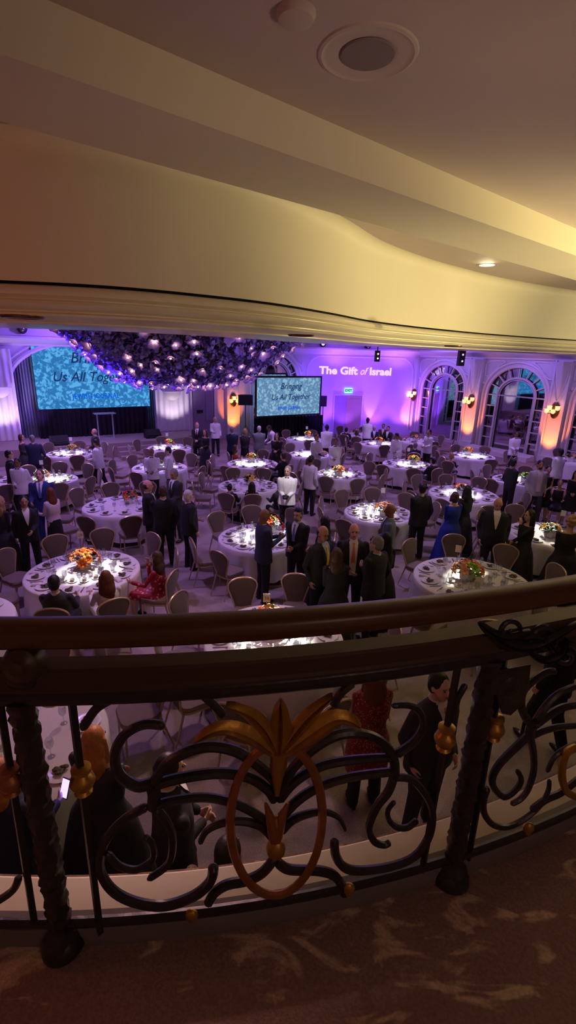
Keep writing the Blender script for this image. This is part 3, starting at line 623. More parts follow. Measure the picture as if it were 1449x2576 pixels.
scrolls=[
 ([(415,1826),(362,1822),(312,1850),(289,1900),(300,1948),(345,1977),(385,1968)],10,13),
 ([(380,1978),(420,1922),(480,1887),(540,1878),(600,1893),(655,1930),(690,1965),(702,2000)],12,12),
 ([(383,1978),(440,1960),(540,1945),(620,1953),(670,1983),(692,2015)],12,12),
 ([(384,2028),(440,2013),(520,2006),(600,2025),(665,2062),(692,2090)],10,10),
 ([(382,1970),(388,2000),(384,2035)],16,14),
 ([(372,2028),(320,2056),(275,2100),(252,2150),(256,2200),(290,2245),(350,2272),(420,2277),(490,2252),(530,2215),(537,2178)],10,13),
 ([(387,2030),(415,2062),(433,2100),(432,2150),(415,2182),(372,2212)],11,8),
 ([(362,2104),(383,2122),(384,2160),(345,2187),(300,2178),(268,2145)],7,9),
 ([(503,2122),(520,2090),(560,2070),(610,2065),(655,2077),(685,2105)],7,12),
 ([(690,2160),(660,2195),(620,2215),(572,2225),(540,2245),(522,2275)],12,12),
 ([(703,2000),(735,1935),(790,1882),(850,1849),(912,1846),(960,1867),(990,1908),(992,1960)],12,12),
 ([(700,2015),(740,1967),(800,1930),(860,1915),(930,1908),(985,1906)],12,10),
 ([(700,2065),(750,2012),(810,1976),(880,1955),(960,1944),(992,1942)],12,10),
 ([(994,1900),(1039,1868),(1062,1835),(1063,1808),(1050,1784),(1025,1774),(985,1775)],11,7),
 ([(990,1955),(1034,1960),(1060,1985),(1082,2020),(1088,2060),(1076,2110),(1042,2155),(981,2180),(902,2190),(864,2180),(845,2152),(841,2113)],9,12),
 ([(992,1950),(977,1990),(950,2025),(932,2065),(929,2092),(942,2117),(965,2126),(982,2118)],12,8),
 ([(994,2015),(976,2038),(979,2064),(999,2081),(1026,2081),(1050,2062)],6,9),
 ([(705,2092),(735,2063),(780,2046),(820,2043),(853,2058),(869,2090)],12,5),
 ([(697,2168),(728,2187),(800,2190),(840,2202),(860,2228),(868,2250)],12,12),
 ([(505,1745),(540,1775),(564,1802)],9,9),([(890,1715),(855,1745),(838,1778)],10,10),
 ([(207,1835),(236,1790),(262,1768),(300,1748)],9,11),([(1142,1800),(1150,1760),(1172,1720)],8,8),
 ([(48,2205),(32,2240),(-15,2272)],9,9),
]
Q=[([(1300,605),(1230,612),(1130,680),(1060,760),(1050,860),(1080,940),(1130,1000)],8,11),
([(1130,1010),(1250,925),(1350,870),(1480,845)],11,9),([(1150,985),(1230,860),(1330,765),(1480,700)],11,8),
([(1110,1085),(1200,1042),(1320,1012),(1480,998)],10,8),
([(1125,1050),(1020,1150),(900,1270),(842,1370),(850,1450),(920,1520),(1000,1480),(1050,1400),(1020,1325)],11,7),
([(1110,1050),(1138,1190),(1140,1330),(1100,1460),(1045,1535),(975,1575)],10,7),([(1135,990),(1118,1030),(1108,1085)],13,13),
([(1238,1340),(1290,1230),(1380,1165),(1480,1125)],6,8),
([(1255,1395),(1245,1480),(1180,1590),(1060,1690),(940,1742),(840,1720),(780,1640),(775,1540),(800,1450)],6,10),
([(1120,1620),(1230,1540),(1340,1490),(1480,1380)],10,10)]
for p,a,b in scrolls: scr('scroll',p,a*px2*1.4,b*px2*1.4)
for p,a,b in Q: scr('scroll',S5(p),a*px2*1.45,b*px2*1.45)
# gilded oval ring
cx,cy=695,2062; ring=[(cx+116*sin(a)*(1 if 1 else 1)+ (6*cos(a)),cy-190*cos(a)) for a in [2*pi*k/40 for k in range(40)]]
q=M(); q.tube([rs(a,b,-.015)-OR for a,b in ring],.0125,8,closed=True,flat=.8); obj('oval_ring',q,'rust',RAIL)
s=S5([(1449,1160),(1385,1195),(1350,1290),(1350,1400),(1390,1490),(1480,1530)]); P=interp([rs(a,b,-.015)-OR for a,b in s],5); q=M(); q.tube(P,.0125,8); obj('oval_ring',q,'gold',RAIL)
# palmette leaves
def leaf(path,w,m='gold',off=-.02,curl=.02):
    P=interp([rs(a,b,off)-OR for a,b in path],5); n=len(P); q=M(); rows=[]
    for i,p in enumerate(P):
        f=i/(n-1); a=P[max(i-1,0)]; b=P[min(i+1,n-1)]; t=(b-a).normalized(); ww=w*px2*(.30+.7*sin(pi*min(1,f*1.02)**.8))*(1 if f<.9 else (1-f)/.1*.8+.2)
        toward=Vector((0,-1,0)); s_=t.cross(toward).normalized(); 
        row=[]
        for k in range(9):
            u=-1+k/4; row.append(p+s_*u*ww+toward*(.016*(1-u*u)-(.012 if k==4 else 0)+curl*f*f))
        for k in range(7,0,-1):
            u=-1+k/4; row.append(p+s_*u*ww*.9+toward*(.016*(1-u*u)-.014+curl*f*f))
        rows.append(row)
    q.loft(rows); return obj('palmette_leaf',q,m,RAIL,ang=25)
leaf([(700,1895),(704,1850),(706,1800),(706,1738)],36,curl=.03)
leaf([(697,1890),(665,1830),(625,1785),(572,1755)],28,curl=.02)
leaf([(697,1898),(630,1850),(560,1825),(493,1848)],34,curl=.015)
leaf([(706,1890),(750,1830),(790,1780),(835,1733)],28,curl=.02)
leaf([(708,1898),(780,1845),(850,1800),(905,1812)],40,curl=.015)
q=M(); q.tube([rs(a,b,-.02)-OR for a,b in((702,1885),(700,1930),(698,1960),(697,2000))],[.024,.022,.014,.006],10); obj('palmette_stem',q,'gold',RAIL)
for p in ([(693,2110),(680,2060),(668,2020)],[(693,2110),(708,2060),(724,2020)]):
    q=M(); q.tube(interp([rs(a,b,-.02)-OR for a,b in p],4),[.018,.018,.017,.015,.013,.011,.008,.006,.003],8); obj('bud_petal',q,'rust',RAIL)
bl=rs(694,2135,-.02)-OR; q=M(); q.ell(bl,(.027,.022,.034),14,10); obj('bud_bulb',q,'gold',RAIL)
q=M(); q.ell(rs(696,2075,-.015)-OR,(.022,.018,.03),12,8); obj('bud_collar',q,'gold',RAIL)
# balusters with gilded collars
def baluster(top,bot,ball,w=13,gm='gold'):
    a=rs(*top)-OR; b=rs(*bot)-OR; q=M(); q.tube([a,b],w*px2,4); obj('baluster',q,'iron',RAIL,smooth=False)
    c=rs(*ball)-OR; d=(b-a).normalized(); q=M(); prof=[(.012,-.045),(.024,-.038),(.024,-.028),(.016,-.022),(.027,-.01),(.031,.004),(.024,.02),(.016,.028),(.022,.036),(.013,.046)]
    rings=[]
    n1=d.cross(Vector((0,1,0))).normalized(); n2=d.cross(n1)
    for r,z in prof: rings.append([c+d*z+(n1*cos(g)+n2*sin(g))*r for g in [2*pi*k/14 for k in range(14)]])
    q.loft(rings); obj('gilded_collar',q,gm,RAIL)
baluster((177,1735),(252,2345),(207,1962)); baluster((-5,1740),(88,2330),(28,1962),gm='rust')
baluster((1153,1668),(1062,2190),(1120,1856)); baluster((1270,1650),(1178,2160),(1243,1830))
# posts
def post(top,bot,foot):
    a=rs(*top)-OR; b=rs(*bot)-OR; b.z=.0; a.x=b.x; a.y=b.y; a.z=z5-BZ+.012; q=M(); n=70; rings=[]
    for i in range(n+1):
        z=a.z+(b.z-a.z)*i/n; r=.029+.0028*sin(i*1.9)+.0012*rnd.uniform(-1,1)
        if i>n-7: r=.03+.02*sin((i-(n-7))/7*pi*.75)
        rings.append([(b.x+r*(1+.09*sin(5*g+i*.7))*cos(g),b.y+r*(1+.09*sin(5*g+i*.7))*sin(g),z) for g in [2*pi*k/16 for k in range(16)]])
    q.loft(rings); obj('post',q,'iron',RAIL)
    q=M(); q.lathe([(.05,0),(.058,.012),(.056,.03),(.046,.05),(.036,.062),(.03,.07)],(b.x,b.y,.0),20); obj('post_foot',q,'iron',RAIL)
    return b
pl=post((92,1745),(165,2400),0); pr_=post((1215,1700),(1130,2225),0)
# medallion and leaf brackets under the handrail
def medal(c,r):
    q=M(); q.lathe([(.001,.032),(r*.3,.03),(r*.45,.018),(r*.8,.012),(r,-.01),(r*.95,-.03),(r*.5,-.045)],(0,0,0),20); o=obj('medallion',q,'brownmetal',RAIL); o.location=c; o.rotation_euler=(R(75),0,R(5)); return o
medal(rs(55,1672,-.03)-OR,.046)
for pth,w in (([(1205,1565),(1235,1590),(1275,1600),(1330,1580)],16),([(1300,1605),(1340,1600),(1375,1612),(1395,1640)],14),([(1330,1640),(1370,1660),(1410,1640),(1420,1600)],16),([(1240,1600),(1290,1625),(1350,1620),(1449,1560)],22)):
    leaf(pth,w,'iron',-.035,.01)
def volute(cx,cy,r,t0,turns,w0,sg=1):
    pts=[]
    for i in range(22):
        f=i/21; a=t0+sg*turns*2*pi*f; rr_=r*(1-.8*f); pts.append((cx+rr_*cos(a),cy+rr_*sin(a)))
    P=[rs(a,b,-.03)-OR for a,b in pts]; q=M(); q.tube(P,[w0*px2*(1-.45*k/21) for k in range(22)],8); obj('volute',q,'iron',RAIL)
volute(1372,1612,44,2.4,1.3,13); volute(1425,1650,34,-.6,1.2,11,-1); volute(1290,1588,30,3.2,1.1,9)
def plate(outl,th,off,name,m):
    q=M(); a=[rs(x,y,off)-OR for x,y in outl]; b=[rs(x,y,off-th)-OR for x,y in outl]; c=sum((p for p in b),Vector())/len(b); e=[p+(c-p)*.12+Vector((0,-.006,0)) for p in b]
    q.loft([a,b,e]); obj(name,q,m,RAIL)
plate([(1236,1690),(1335,1672),(1330,1735),(1312,1775),(1285,1800),(1262,1795),(1248,1760),(1238,1725)],.02,0,'cast_plate','iron')
for c,e in(((1260,1715),(.055,.03,.05)),((60,1700),(.05,.03,.035))): q=M(); q.ell(rs(*c)-OR,e,12,8); obj('post_capital',q,'iron',RAIL)
for px,py in((482,2312),(877,2245),(1330,2092)):
    q=M(); p=rs(px,py-10,-.01)-OR; q.ell(p,(.019,.012,.022),10,8); q.ell(p+Vector((0,0,-.018)),(.011,.01,.014),10,8); obj('gilded_boss',q,'gold',RAIL)
# ---------------------------------------------------------------- chandelier
def chandelier():
    c=Vector((-2.85,12.6,3.62)); ch=thing('flower_chandelier','huge hanging chandelier of violet glass flowers with glowing bulbs','chandelier',c)
    def prof(f): # f 0 bottom centre .. 1 rim : radius, z
        return (3.2*f**.8, .0+.12*f+1.75*max(0,f-.3)**1.25*1.25)
    def surf(f,a):
        r,z=prof(f); e=1+.07*sin(3*a+.5)+.04*sin(5*a); return Vector((r*e*cos(a),r*e*sin(a)*.9,z))
    # flower mesh: cup of five broad petals
    def flower(kind):
        q=M(); rows=[]; n=30; r2=random.Random(kind)
        for r,z in((.012,.055),(.03,.05),(.06,.03),(.09,.005),(.115,-.012),(.125,-.006)):
            row=[]
            for k in range(n):
                a=2*pi*k/n; w=1+(.16*cos((5+kind%2)*a+kind)+.04*sin(3*a))*(r/.125); zz=z+(.016*sin(5*a+kind)*(r/.125)) - (.0 if kind!=2 else r*.5)
                row.append((r*w*cos(a),r*w*sin(a),zz))
            rows.append(row)
        q.grid(rows,closed=True); return q.mesh('flower','petal')
    fm=[flower(k) for k in range(3)]
    bm=M(); bm.ell((0,0,0),(.021,.021,.024),10,7); bm=bm.mesh('bulb','bulb')
    r=random.Random(3); n=0; pts=[]
    tries=0
    while n<100 and tries<6000:
        tries+=1; f=r.random()**.62; a=r.uniform(0,2*pi)
        if sin(a)>.25 and f>.35: continue
        p=surf(f,a)
        if any((p-q_).length<.27 for q_ in pts): continue
        pts.append(p); n+=1
        k=r.choice([0,0,1,1,2]); o=bpy.data.objects.new('flower',fm[k]); COL.objects.link(o); o.parent=ch
        # facing outward/down and a bit random; the open side (-z of mesh) looks along dirn
        dn=Vector((cos(a)*.9*f,sin(a)*.9*f,-.75)).normalized()+Vector((r.uniform(-.5,.5),r.uniform(-.5,.5),r.uniform(-.35,.35))); dn.normalize()
        o.location=p+dn*.12; o.rotation_euler=dn.to_track_quat('-Z','Y').to_euler(); s=r.uniform(.72,1.1); o.scale=(s,s,s)
        if k!=2 or r.random()<.6:
            b=bpy.data.objects.new('bulb',bm); COL.objects.link(b); b.parent=o; b.location=(0,0,.012)
    # dense mass of small unlit petals and leaves
    q=M()
    for i in range(7500):
        f=r.random()**.55; a=r.uniform(0,2*pi)
        if sin(a)>.5 and f>.5 and r.random()<.7: continue
        p=surf(f,a)+Vector((r.uniform(-.12,.12),r.uniform(-.12,.12),r.uniform(.0,.24))); s=r.uniform(.03,.075)
        u=Vector((r.uniform(-1,1),r.uniform(-1,1),r.uniform(-1,1))).normalized(); v=u.orthogonal().normalized(); w=u.cross(v)
        q.add([p+(v*cos(g)*(1+.25*cos(3*g))+w*sin(g)*.8)*s+u*s*(.22*cos(2*g)) for g in [2*pi*k/8 for k in range(8)]]+[p-u*s*.35],[(k,(k+1)%8,8) for k in range(8)])
    o=obj('petal_mass',q,'petal2',ch,ang=180); o['kind']='stuff'
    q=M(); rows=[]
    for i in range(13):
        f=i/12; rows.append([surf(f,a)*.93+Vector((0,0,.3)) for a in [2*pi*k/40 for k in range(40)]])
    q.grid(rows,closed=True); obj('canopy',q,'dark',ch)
    q=M(); q.lathe([(.5,0),(.5,.1),(.1,.2),(.06,HT-3.62-.5),(.06,HT-3.62)],(0,0,.5-.02),16); 
    q.v=[(x,y,min(z,HT-3.62-.0)) for x,y,z in q.v]; obj('stem',q,'bronze',ch)
    return c
CH=chandelier()
# ---------------------------------------------------------------- chair
def chair0():
    c=thing('banquet_chair','x','chair')
    # local: seat faces +Y (towards table), origin on the floor under the seat centre
    q=M()
    def ring(hw,hd,z,yo=0): 
        return [(hw*(abs(cos(a))**.55)*(1 if cos(a)>0 else -1)*(1 if sin(a)>0 else .9),yo+hd*(abs(sin(a))**.55)*(1 if sin(a)>0 else -1),z) for a in [2*pi*k/20 for k in range(20)]]
    q.loft([ring(.215,.21,.425),ring(.235,.23,.435),ring(.24,.235,.46),ring(.225,.22,.49),ring(.15,.15,.505)]); obj('seat',q,'seatfab',c)
    q=M(); q.loft([ring(.22,.215,.39),ring(.225,.22,.395),ring(.225,.22,.424),ring(.22,.215,.428)]); obj('seat_frame',q,'champ',c)
    # back outline
    def back(z): # slanted
        return -.215-.16*(z-.44)
    half=[(.125,.46),(.15,.55),(.195,.68),(.232,.79),(.232,.85),(.2,.90),(.13,.94),(.05,.957)]
    L=[Vector((-x,back(z),z)) for x,z in half]; Rr=[Vector((x,back(z),z)) for x,z in reversed(half)]
    P=interp(L+Rr,3); q=M(); q.tube(P,.0155,6); obj('back_frame',q,'champ',c)
    q=M(); rows=[]
    zs=[.5,.56,.63,.7,.77,.83,.88,.915,.94]
    def hwz(z):
        for i in range(len(half)-1):
            a,b=half[i],half[i+1]
            if a[1]<=z<=b[1]: return a[0]+(b[0]-a[0])*(z-a[1])/(b[1]-a[1])
        return .1
    rings=[]
    for z in zs:
        h=hwz(z)-.008; y=back(z); rings.append([(h*cos(a),y+(.026*sin(a) if sin(a)>0 else .022*sin(a)),z) for a in [2*pi*k/16 for k in range(16)]])
    q.loft(rings); obj('backrest',q,'taupe',c)
    for sx in(-1,1):
        q=M(); q.tube([(sx*.195,.19,.40),(sx*.2,.2,.012)],[.017,.011],6); obj('leg',q,'champ',c)
        q=M(); q.tube([(sx*.125,-.217,.475),(sx*.16,-.21,.4),(sx*.175,-.27,.2),(sx*.18,-.33,.012)],[.016,.016,.014,.011],6); obj('leg',q,'champ',c)
    return c
CHAIR=chair0(); chair_used=[False]
# ---------------------------------------------------------------- tables
HOURS=['twelve','one','two','three','four','five','six','seven','eight','nine','ten','eleven']
# (key, px, py, diameter, phrase, flower colours, flower px,py, n blossoms, detail level, phase, n chairs)
TB=[
('a',210,1437,1.85,'the left foreground table with orange lilies',['orange','orange','peach','yellow'],211,1402,16,3,.25,10,'28'),
('b',303,1272,1.75,'the left table with red-orange flowers',['orange','red','rust'],322,1246,10,2,.1,10,None),
('c',652,1352,1.68,'the central table beside the phone-reading man',['red','orange','white','yellow'],682,1318,10,3,.1,10,None),
('d',690,1606,1.85,'the nearest table, half under the handrail',['orange','orange','peach'],683,1556,12,3,.31,10,'36'),
('e',1186,1458,1.95,'the right foreground table with orange flowers',['orange','peach','orange','green'],1178,1432,18,3,.2,10,'x'),
('f',953,1290,1.68,'the yellow-flowered table behind the grey-suited man',['yellow','orange','peach'],970,1279,9,3,.1,10,'x'),
('g',1166,1243,1.9,'the table behind the royal blue gown',['orange','peach'],1163,1228,7,2,.3,10,None),
('h',1385,1345,1.75,'the peach-flowered table at the right edge',['peach','white','yellow'],1388,1330,9,2,.2,9,'x'),
('i',625,1222,1.72,'the table where the boy sits',['yellow','orange'],628,1202,8,2,.0,9,None),
('j',636,1166,1.75,"the bronze-flowered table behind the boy's table",['rust','yellow'],628,1143,8,2,.1,9,None),
('k',858,1192,1.6,'the orange-flowered table between the central waiters',['orange','yellow','peach'],852,1181,9,2,.25,9,None),
('l',1025,1168,1.75,'the yellow-flowered table below the bowing waiter',['yellow','orange','green'],1041,1154,9,2,.1,9,'x'),
('m',1188,1147,1.7,'the table beside the white service counter',['orange','rust'],1178,1132,8,1,.3,8,None),
('n',178,1140,1.65,'the rust-flowered table below the podium',['rust','red','yellow'],182,1126,8,2,.1,9,'x'),
('o',402,1176,1.75,'the table behind the two talking waiters',['rust'],400,1176,4,1,.2,9,None),
('p',427,1126,1.7,'the orange-flowered table by the stage corner',['orange','orange','green'],425,1112,8,1,.15,8,'x'),
('q',128,1206,1.45,'the bright table behind the blue-suited man',['peach','white'],103,1193,7,2,.1,9,'x'),
('r',952,1116,1.7,'the far table before the violet wall',['orange','green'],955,1110,7,1,.1,8,None),
('s',1306,1208,1.6,'the green-flowered table behind the pale-jacketed man',['green','yellow'],1323,1198,7,2,.2,7,None),
('t',1446,1158,1.6,'the table under the last right pilaster',['peach'],1440,1148,4,1,.2,6,None),
('u',765,1104,1.6,'the small table before the screen skirt',['orange','yellow'],775,1091,7,1,.1,7,'x'),
('v',778,1143,1.6,'the table behind the bread-carrying waiter',['orange'],795,1135,4,1,.1,7,None),
('w',1050,1109,1.6,'the far table by the first sconce',['peach'],1045,1100,4,1,.3,7,None),
('x',-45,1214,1.6,'the left-edge table behind the bow-tied waiter',['peach'],-8,1200,3,1,.2,7,None),
('y',20,1878,1.8,'the table through the lower left railing',['white'],-60,1880,4,1,.3,6,None),
('z',898,1092,1.6,'the farthest table by the khaki door',['peach'],896,1084,4,1,.1,7,None),
('A',-150,1575,1.8,'the left-edge table just above the handrail',['peach'],-70,1540,4,1,.05,8,None),
]
TZ=.76
def cloth_mesh(rad,seed,hem=.12):
    q=M(); r=random.Random(seed); n=112; rows=[]; ph=[r.uniform(0,6.28) for _ in range(4)]
    for rr_ in(.02,.3,.6,.9): rows.append([(rad*rr_*cos(2*pi*k/n),rad*rr_*sin(2*pi*k/n),TZ+.004) for k in range(n)])
    rows.append([(rad*.985*cos(2*pi*k/n),rad*.985*sin(2*pi*k/n),TZ+.003) for k in range(n)])
    for j in range(8):
        f=j/7; z=TZ-.012-(TZ-.012-hem)*f; row=[]
        for k in range(n):
            a=2*pi*k/n; w=(sin(14*a+ph[0])*.6+sin(21*a+ph[1])*.35+sin(9*a+ph[2])*.4); rr2=rad+.008+ f*(.02+.042*w) ; 
            row.append((rr2*cos(a),rr2*sin(a),z+(.02*sin(4*a+ph[3])*f)))
        rows.append(row)
    q.grid(rows,closed=True); return q
# shared small-ware meshes
def _lathe_mesh(name,prof,m,seg=20,cap=True): q=M(); q.lathe(prof,seg=seg,cap=cap); me=q.mesh(name,m); autosm(me,50); return me
PL=_lathe_mesh('plate',[(.06,0),(.09,.004),(.14,.017),(.143,.02),(.138,.021),(.09,.009),(.001,.008)],'china',28)
q=M(); r_=random.Random(5)
for k in range(16):
    a=r_.uniform(0,6.28); d=r_.uniform(0,.045); q.ell((d*cos(a)*1.3,d*sin(a),.022+r_.uniform(0,.02)),(r_.uniform(.018,.034),r_.uniform(.015,.028),r_.uniform(.008,.016)),7,5)
SALM=q.mesh('salad','salad')
GLW=_lathe_mesh('wine_glass',[(.036,0),(.034,.003),(.005,.008),(.0045,.085),(.012,.095),(.035,.125),(.04,.155),(.037,.185),(.031,.21),(.030,.209),(.036,.185),(.038,.155),(.033,.127),(.006,.1),(.001,.099)],'glass',12)
GLT=_lathe_mesh('water_glass',[(.03,0),(.032,.002),(.037,.11),(.0355,.11),(.03,.01),(.001,.009)],'glass',12)
q=M(); q.box((0,.05,.004),(.012,.12,.004)); q.box((0,-.04,.004),(.02,.09,.005)); KN=q.mesh('knife','steel',False)
q=M(); q.box((0,-.04,.004),(.009,.12,.004)); q.box((0,.03,.005),(.024,.03,.004)); 
for k in(-1,0,1): q.box((k*.009,.065,.006),(.004,.05,.003))
FK=q.mesh('fork','steel',False)
q=M(); q.loft([[(x*.045*t,y*.085*t,z) for x,y in((-1,-1),(1,-1),(1,1),(-1,1))] for t,z in((1,.001),(1,.012),(.8,.03),(.3,.04))]); NP=q.mesh('napkin','cloth',False)
CUP=_lathe_mesh('coffee_cup',[(.022,0),(.025,.002),(.04,.05),(.037,.05),(.02,.008),(.001,.007)],'china',14)
SAU=_lathe_mesh('saucer',[(.04,0),(.075,.012),(.073,.014),(.001,.004)],'china',18)
def blossom_mesh(col):
    q=M()
    for k in range(6):
        a=2*pi*k/6; rows=[]
        for i in range(5):
            f=i/4; rr_=.012+.075*f; z=.02+.045*sin(f*2.2)-.02*f; w=.026*sin(pi*min(1,.15+f*.8)); c=Vector((rr_*cos(a),rr_*sin(a),z)); t=Vector((-sin(a),cos(a),0))
            rows.append([c-t*w+Vector((0,0,-.008)),c,c+t*w+Vector((0,0,-.008))])
        q.grid(rows)
    q.ell((0,0,.03),(.012,.012,.02),6,4)
    return q.mesh('blossom','fl_'+col)
BL={}
def rawobj(name,me,parent=None,loc=(0,0,0),rz=0,rot=None,scale=None):
    o=bpy.data.objects.new(name,me); COL.objects.link(o)
    if parent: o.parent=parent
    o.location=loc; o.rotation_euler=rot if rot else (0,0,rz)
    if scale: o.scale=(scale,)*3
    return o
CARDTEXT={}
placed=[]; TABLES={}; PEOPLEXY=[]
def tables():
    nglass=0
    for ti,(key,px,py,dia,ph,cols_,fx,fy,nb,lv,phase,nch,num) in enumerate(TB):
        c=at(px,py,TZ); c.z=0; rad=dia/2; r=random.Random(ti+11); TABLES[key]=(c,rad,ph,phase,nch)
        t=thing('round_table','round folding table under a white cloth, '+ph,'table',c,0,'round banquet tables')
        q=M(); q.lathe([(rad-.02,TZ-.03),(rad-.008,TZ-.028),(rad-.008,TZ-.002),(rad-.02,TZ)],seg=48); obj('tabletop',q,'wood',t)
        for k in range(4):
            a=pi/4+k*pi/2; q=M(); q.tube([(rad*.6*cos(a),rad*.6*sin(a),TZ-.03),(rad*.65*cos(a),rad*.65*sin(a),.012)],.015,6); obj('leg',q,'steel',t)
        cl=obj('tablecloth',cloth_mesh(rad,ti),'cloth',loc=c,ang=80); tag(cl,'white tablecloth hanging over '+ph,'tablecloth','white round tablecloths')
        z=TZ+.007
        tocam=math.atan2(-c.y,-c.x)   # direction from table to the balcony
        def hour(a): # six o'clock = towards the balcony
            h=(6-(a-tocam)/(pi/6)*1); return HOURS[int(round(h))%12]
        angs=[phase*2*pi/nch*2+2*pi*k/nch+tocam for k in range(nch)]
        # plates and cutlery
        nset=10 if lv>=2 else 7
        seats=[tocam+phase*4*pi/nset+2*pi*k/nset for k in range(nset)]
        for k,a in enumerate(seats):
            p=c+Vector((cos(a)*(rad-.2),sin(a)*(rad-.2),z)); pl_=tag(rawobj('dinner_plate',PL,None,p),'white plate of dark food at %s o\'clock on %s'%(hour(a),ph),'plate','plated starters')
            s=rawobj('salad',SALM,pl_,(0,0,0.0),r.uniform(0,6)); s['label']='dark green and brown food'
            if lv>=3:
                T=Vector((-sin(a),cos(a),0))
                for me,nm,o,in ((KN,'knife',.185),(FK,'fork',-.185)):
                    pp=p+T*o; tag(rawobj(nm,me,None,(pp.x,pp.y,z),a+pi/2),'steel %s beside a plate on %s'%(nm,ph),nm,'%s cutlery on %s'%(nm,ph))
                if key in 'ad' or k%2: 
                    pp=p+T*.30-Vector((cos(a),sin(a),0))*.02; tag(rawobj('napkin',NP,None,(pp.x,pp.y,z),a+pi/2+r.uniform(-.3,.3)),'folded white napkin by a plate on %s'%ph,'napkin','folded napkins on %s'%ph)
        # glasses
        ng={3:24,2:11,1:6}[lv]
        for k in range(ng):
            if nglass>=296: break
            a=seats[k%nset]+r.uniform(-.02,.02)+(.17 if k<nset else .29 if k<2*nset else .05); d=rad-.38-(.05 if k>=nset else 0)-r.uniform(0,.05)
            if k>=2*nset: d=rad-.62
            me,nm=((GLW,'wine_glass'),(GLT,'water_glass'))[k%3==2]
            p=c+Vector((cos(a)*d,sin(a)*d,z)); tag(rawobj(nm,me,None,p),'clear %s standing on %s'%(nm.replace('_',' '),ph),'glass','%ses on %s'%(nm.replace('_',' '),ph)); nglass+=1
        if lv==3:
            for k in range(5):
                a=tocam+r.uniform(-1.9,1.9)*.8+k*.2; d=.3+.09*k*.5; p=c+Vector((cos(tocam-.9+k*.45)*.42,sin(tocam-.9+k*.45)*.42,z))
                s=tag(rawobj('saucer',SAU,None,p),'white saucer under a cup near the flowers of %s'%ph,'saucer','saucers on %s'%ph); tag(rawobj('coffee_cup',CUP,None,p+Vector((0,0,.006))),'white cup on a saucer near the flowers of %s'%ph,'cup','cups on %s'%ph)
        # centrepiece
        fp=at(fx,fy,TZ+.2); fp.z=z; 
        if (fp-c-Vector((0,0,z))).length>rad*.55: fp=c+(fp-c).normalized()*rad*.45; fp.z=z
        v=thing('flower_centrepiece','low %s centrepiece in white vase on %s'%(' and '.join(list(dict.fromkeys(cols_))[:2]),ph),'flowers',fp)
        q=M(); q.loft([[(x*w,y*w,h) for x,y in((-1,-1),(1,-1),(1,1),(-1,1))] for w,h in((.075,0),(.085,.005),(.095,.13),(.085,.13),(.08,.05))]); obj('vase',q,'china',v,smooth=False,rz=.5)
        S=.24 if lv==3 else .2
        q=M()
        for i in range(46 if lv>1 else 26):
            a=r.uniform(0,6.28); el=r.uniform(-.25,1.3); d=Vector((cos(a)*cos(el),sin(a)*cos(el),sin(el)))*r.uniform(.6,1)*S*.85; p=d+Vector((0,0,.14)); s=r.uniform(.04,.075); w=d.normalized(); u=w.orthogonal().normalized(); w2=w.cross(u)
            q.add([p-w*s,p+w2*s*.45,p+w*s,p-w2*s*.45,p+u*s*.2],[(0,1,4),(1,2,4),(2,3,4),(3,0,4)])
        obj('foliage',q,'darkleaf' if r.random()<.4 else 'leaf',v,smooth=False)
        for i in range(nb):
            a=i*2.4+r.uniform(-.3,.3); el=.1+1.3*((i+.5)/nb); d=Vector((cos(a)*cos(el)*1.1,sin(a)*cos(el)*1.1,sin(el)*.8))*S*.85
            cn=cols_[0] if i<nb*.4 else r.choice(cols_)
            if len(cols_)>3 and key=='e': cn='peach' if d.x<0 else ('green' if abs(d.x)<.06 and d.y<0 else 'orange')
            if cn not in BL: BL[cn]=blossom_mesh(cn)
            rawobj('blossom',BL[cn],v,d+Vector((0,0,.13)),rot=d.to_track_quat('Z','X').to_euler(),scale=r.uniform(.85,1.25)*(1 if lv>2 else .9))
        # number card on a stand
        if num:
            o={'a':(202,1348),'d':(671,1507),'e':(1153,1383),'f':(968,1228),'h':(1417,1293),'l':(1028,1128),'n':(180,1101),'p':(413,1088),'q':(77,1157),'u':(781,1072)}.get(key,(px,py-40))
            cp=at(o[0],o[1],TZ+.42); cp.z=z
            if (cp-c).xy.length>rad*.7: cp=c+Vector((cp.x-c.x,cp.y-c.y,0)).normalized()*rad*.6; cp.z=z
            st=thing('table_number_stand','white number card on a thin stand on '+ph,'sign',cp,math.atan2(-cp.x,cp.y))
            q=M(); q.lathe([(.035,0),(.035,.006),(.004,.01),(.0035,.38)],seg=12); obj('stand',q,'steel',st)
            q=M(); q.box((0,0,.43),(.1,.003,.13)); obj('card',q,'card',st,smooth=False)
            if num!='x': text_mesh('numerals',num,.075,'ink',st,Matrix.Translation((0,-.003,.405))@Matrix.Rotation(pi/2,4,'X'),ext=.0005)
        if key=='e':
            mp=at(1205,1465,TZ+.1); q=M(); q.obox((0,0,.09),(.075,0,0),(0,.012,.088),(0,-.001,0)); tag(obj('menu_card',q,'card',loc=(mp.x,mp.y,z+.004),rz=-.3,smooth=False),'white menu card on '+ph,'card')
        placed.append((c,rad))
    print('glasses',nglass)
tables()
